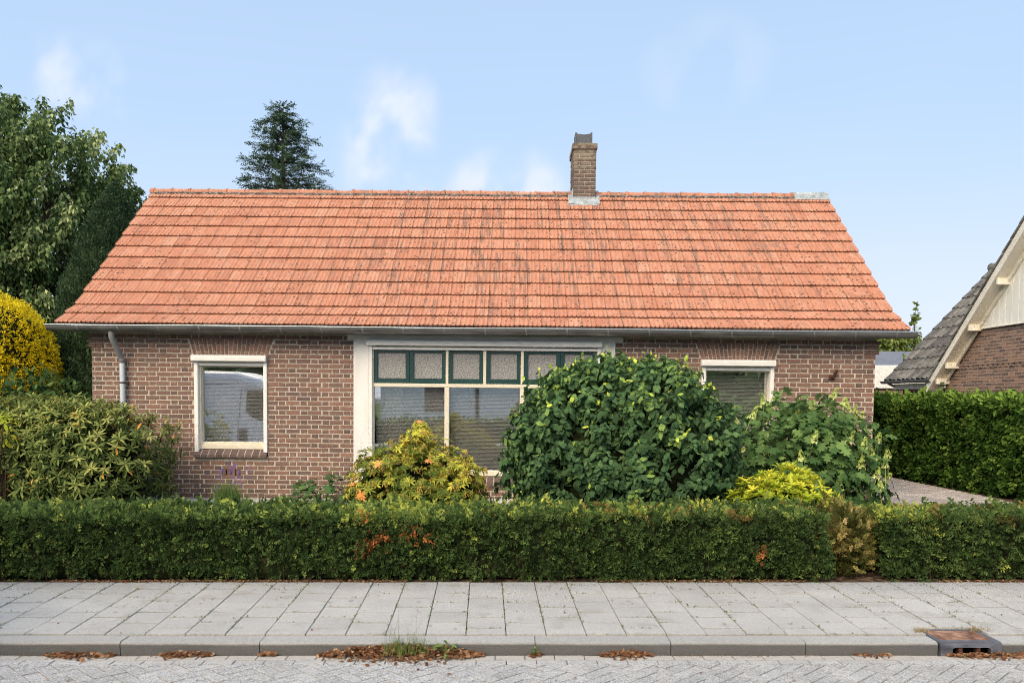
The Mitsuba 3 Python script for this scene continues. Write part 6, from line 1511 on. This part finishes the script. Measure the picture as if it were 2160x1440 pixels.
for s, wr in ((-1, 'wrL'), (1, 'wrR')):       # palms, four curled fingers and a thumb each
    w0 = J[wr][0]; palm = w0 + np.array([.02 * -s, .03, .07]); bones.append(((w0, .027), (palm, .033)))
    for k in range(4):
        a = palm + np.array([-.033 + .022 * k, .012, .03]); L = (.030, .034, .032, .026)[k]
        b = a + np.array([0, .022, L]); c = b + np.array([0, .030, .004]); d = c + np.array([0, .012, -.018])
        bones += [((a, .0095), (b, .009)), ((b, .009), (c, .0085)), ((c, .0085), (d, .0078))]
    t0 = w0 + np.array([-s * .03, .03, .045]); t1 = t0 + np.array([-s * .028, .022, .03]); bones += [((w0 + [0, .01, .02], .016), (t0, .012)), ((t0, .012), (t1, .010)), ((t1, .010), (t1 + np.array([-s * .004, .018, .018]), .009))]
hc = np.array([0, .045, 1.655])
bones += [((hc, .085), (hc + [0, -.02, .035], .088)), ((hc + [0, .03, -.03], .060), (hc + [0, .045, -.085], .032)), ((hc + [0, .075, .015], .016), (hc + [0, .100, -.018], .015)), ((hc + [-.088, -.01, .01], .012), (hc + [-.086, -.008, -.025], .010)), ((hc + [.088, -.01, .01], .012), (hc + [.086, -.008, -.025], .010)), ((hc + [-.028, .075, -.045], .010), (hc + [.028, .075, -.045], .010))]
lab('person', 'person in dark shirt and light blue shorts, hands raised, reflected in the wide window', 'person')
MB().add(*body_mesh(bones, .014, 4)).put('person__body', 'mat_skin', smooth=True)
mat('mat_skin', (.52, .31, .22), .5, .4); mat('mat_shirt', (.03, .045, .085), .85, .2); mat('mat_shorts', (.30, .42, .58), .85, .2); mat('mat_hair', (.05, .035, .025), .6, .3); mat('mat_shoe', (.5, .5, .5), .6, .3)
G_ = lambda k, d=.014: (J[k][0], J[k][1] + d)
mid = lambda a, b, t: (J[a][0] * (1 - t) + J[b][0] * t, J[a][1] * (1 - t) + J[b][1] * t + .017)
MB().add(*body_mesh([(G_('waist', .016), G_('chest', .016)), (G_('hipL', .017), G_('waist', .016)), (G_('hipR', .017), G_('waist', .016)), (G_('chest'), G_('shL')), (G_('chest'), G_('shR')), (G_('shL'), mid('shL', 'elL', .55)), (G_('shR'), mid('shR', 'elR', .55)), (G_('chest', .01), (J['neck'][0] - [0, 0, .03], .062))], .03)).put('person__shirt', 'mat_shirt', smooth=True)
MB().add(*body_mesh([(G_('hipL', .022), G_('hipR', .022)), (G_('hipL', .022), mid('hipL', 'kneeL', .85)), (G_('hipR', .022), mid('hipR', 'kneeR', .85))], .03)).put('person__shorts', 'mat_shorts', smooth=True)
MB().add(*body_mesh([((hc + [0, -.03, .03], .093), (hc + [0, -.005, .065], .080)), ((hc + [0, -.045, -.01], .078), (hc + [0, -.03, .04], .092))], .02)).put('person__hair', 'mat_hair', smooth=True)
for k in ('L', 'R'): MB().add(*body_mesh([((J['ank' + k][0] - [0, .02, .045], .045), (J['toe' + k][0], .044))], .02)).put(piece('person__shoe'), 'mat_shoe', smooth=True)
for s in (-1, 1): MB().add(*(lambda o: (np.array(o.vertices) * .0115 + hc + PB + [s * .032, .079, .012], np.array(o.faces)))(trimesh.creation.icosphere(2))).put(piece('person__eye'), 'mat_dark')
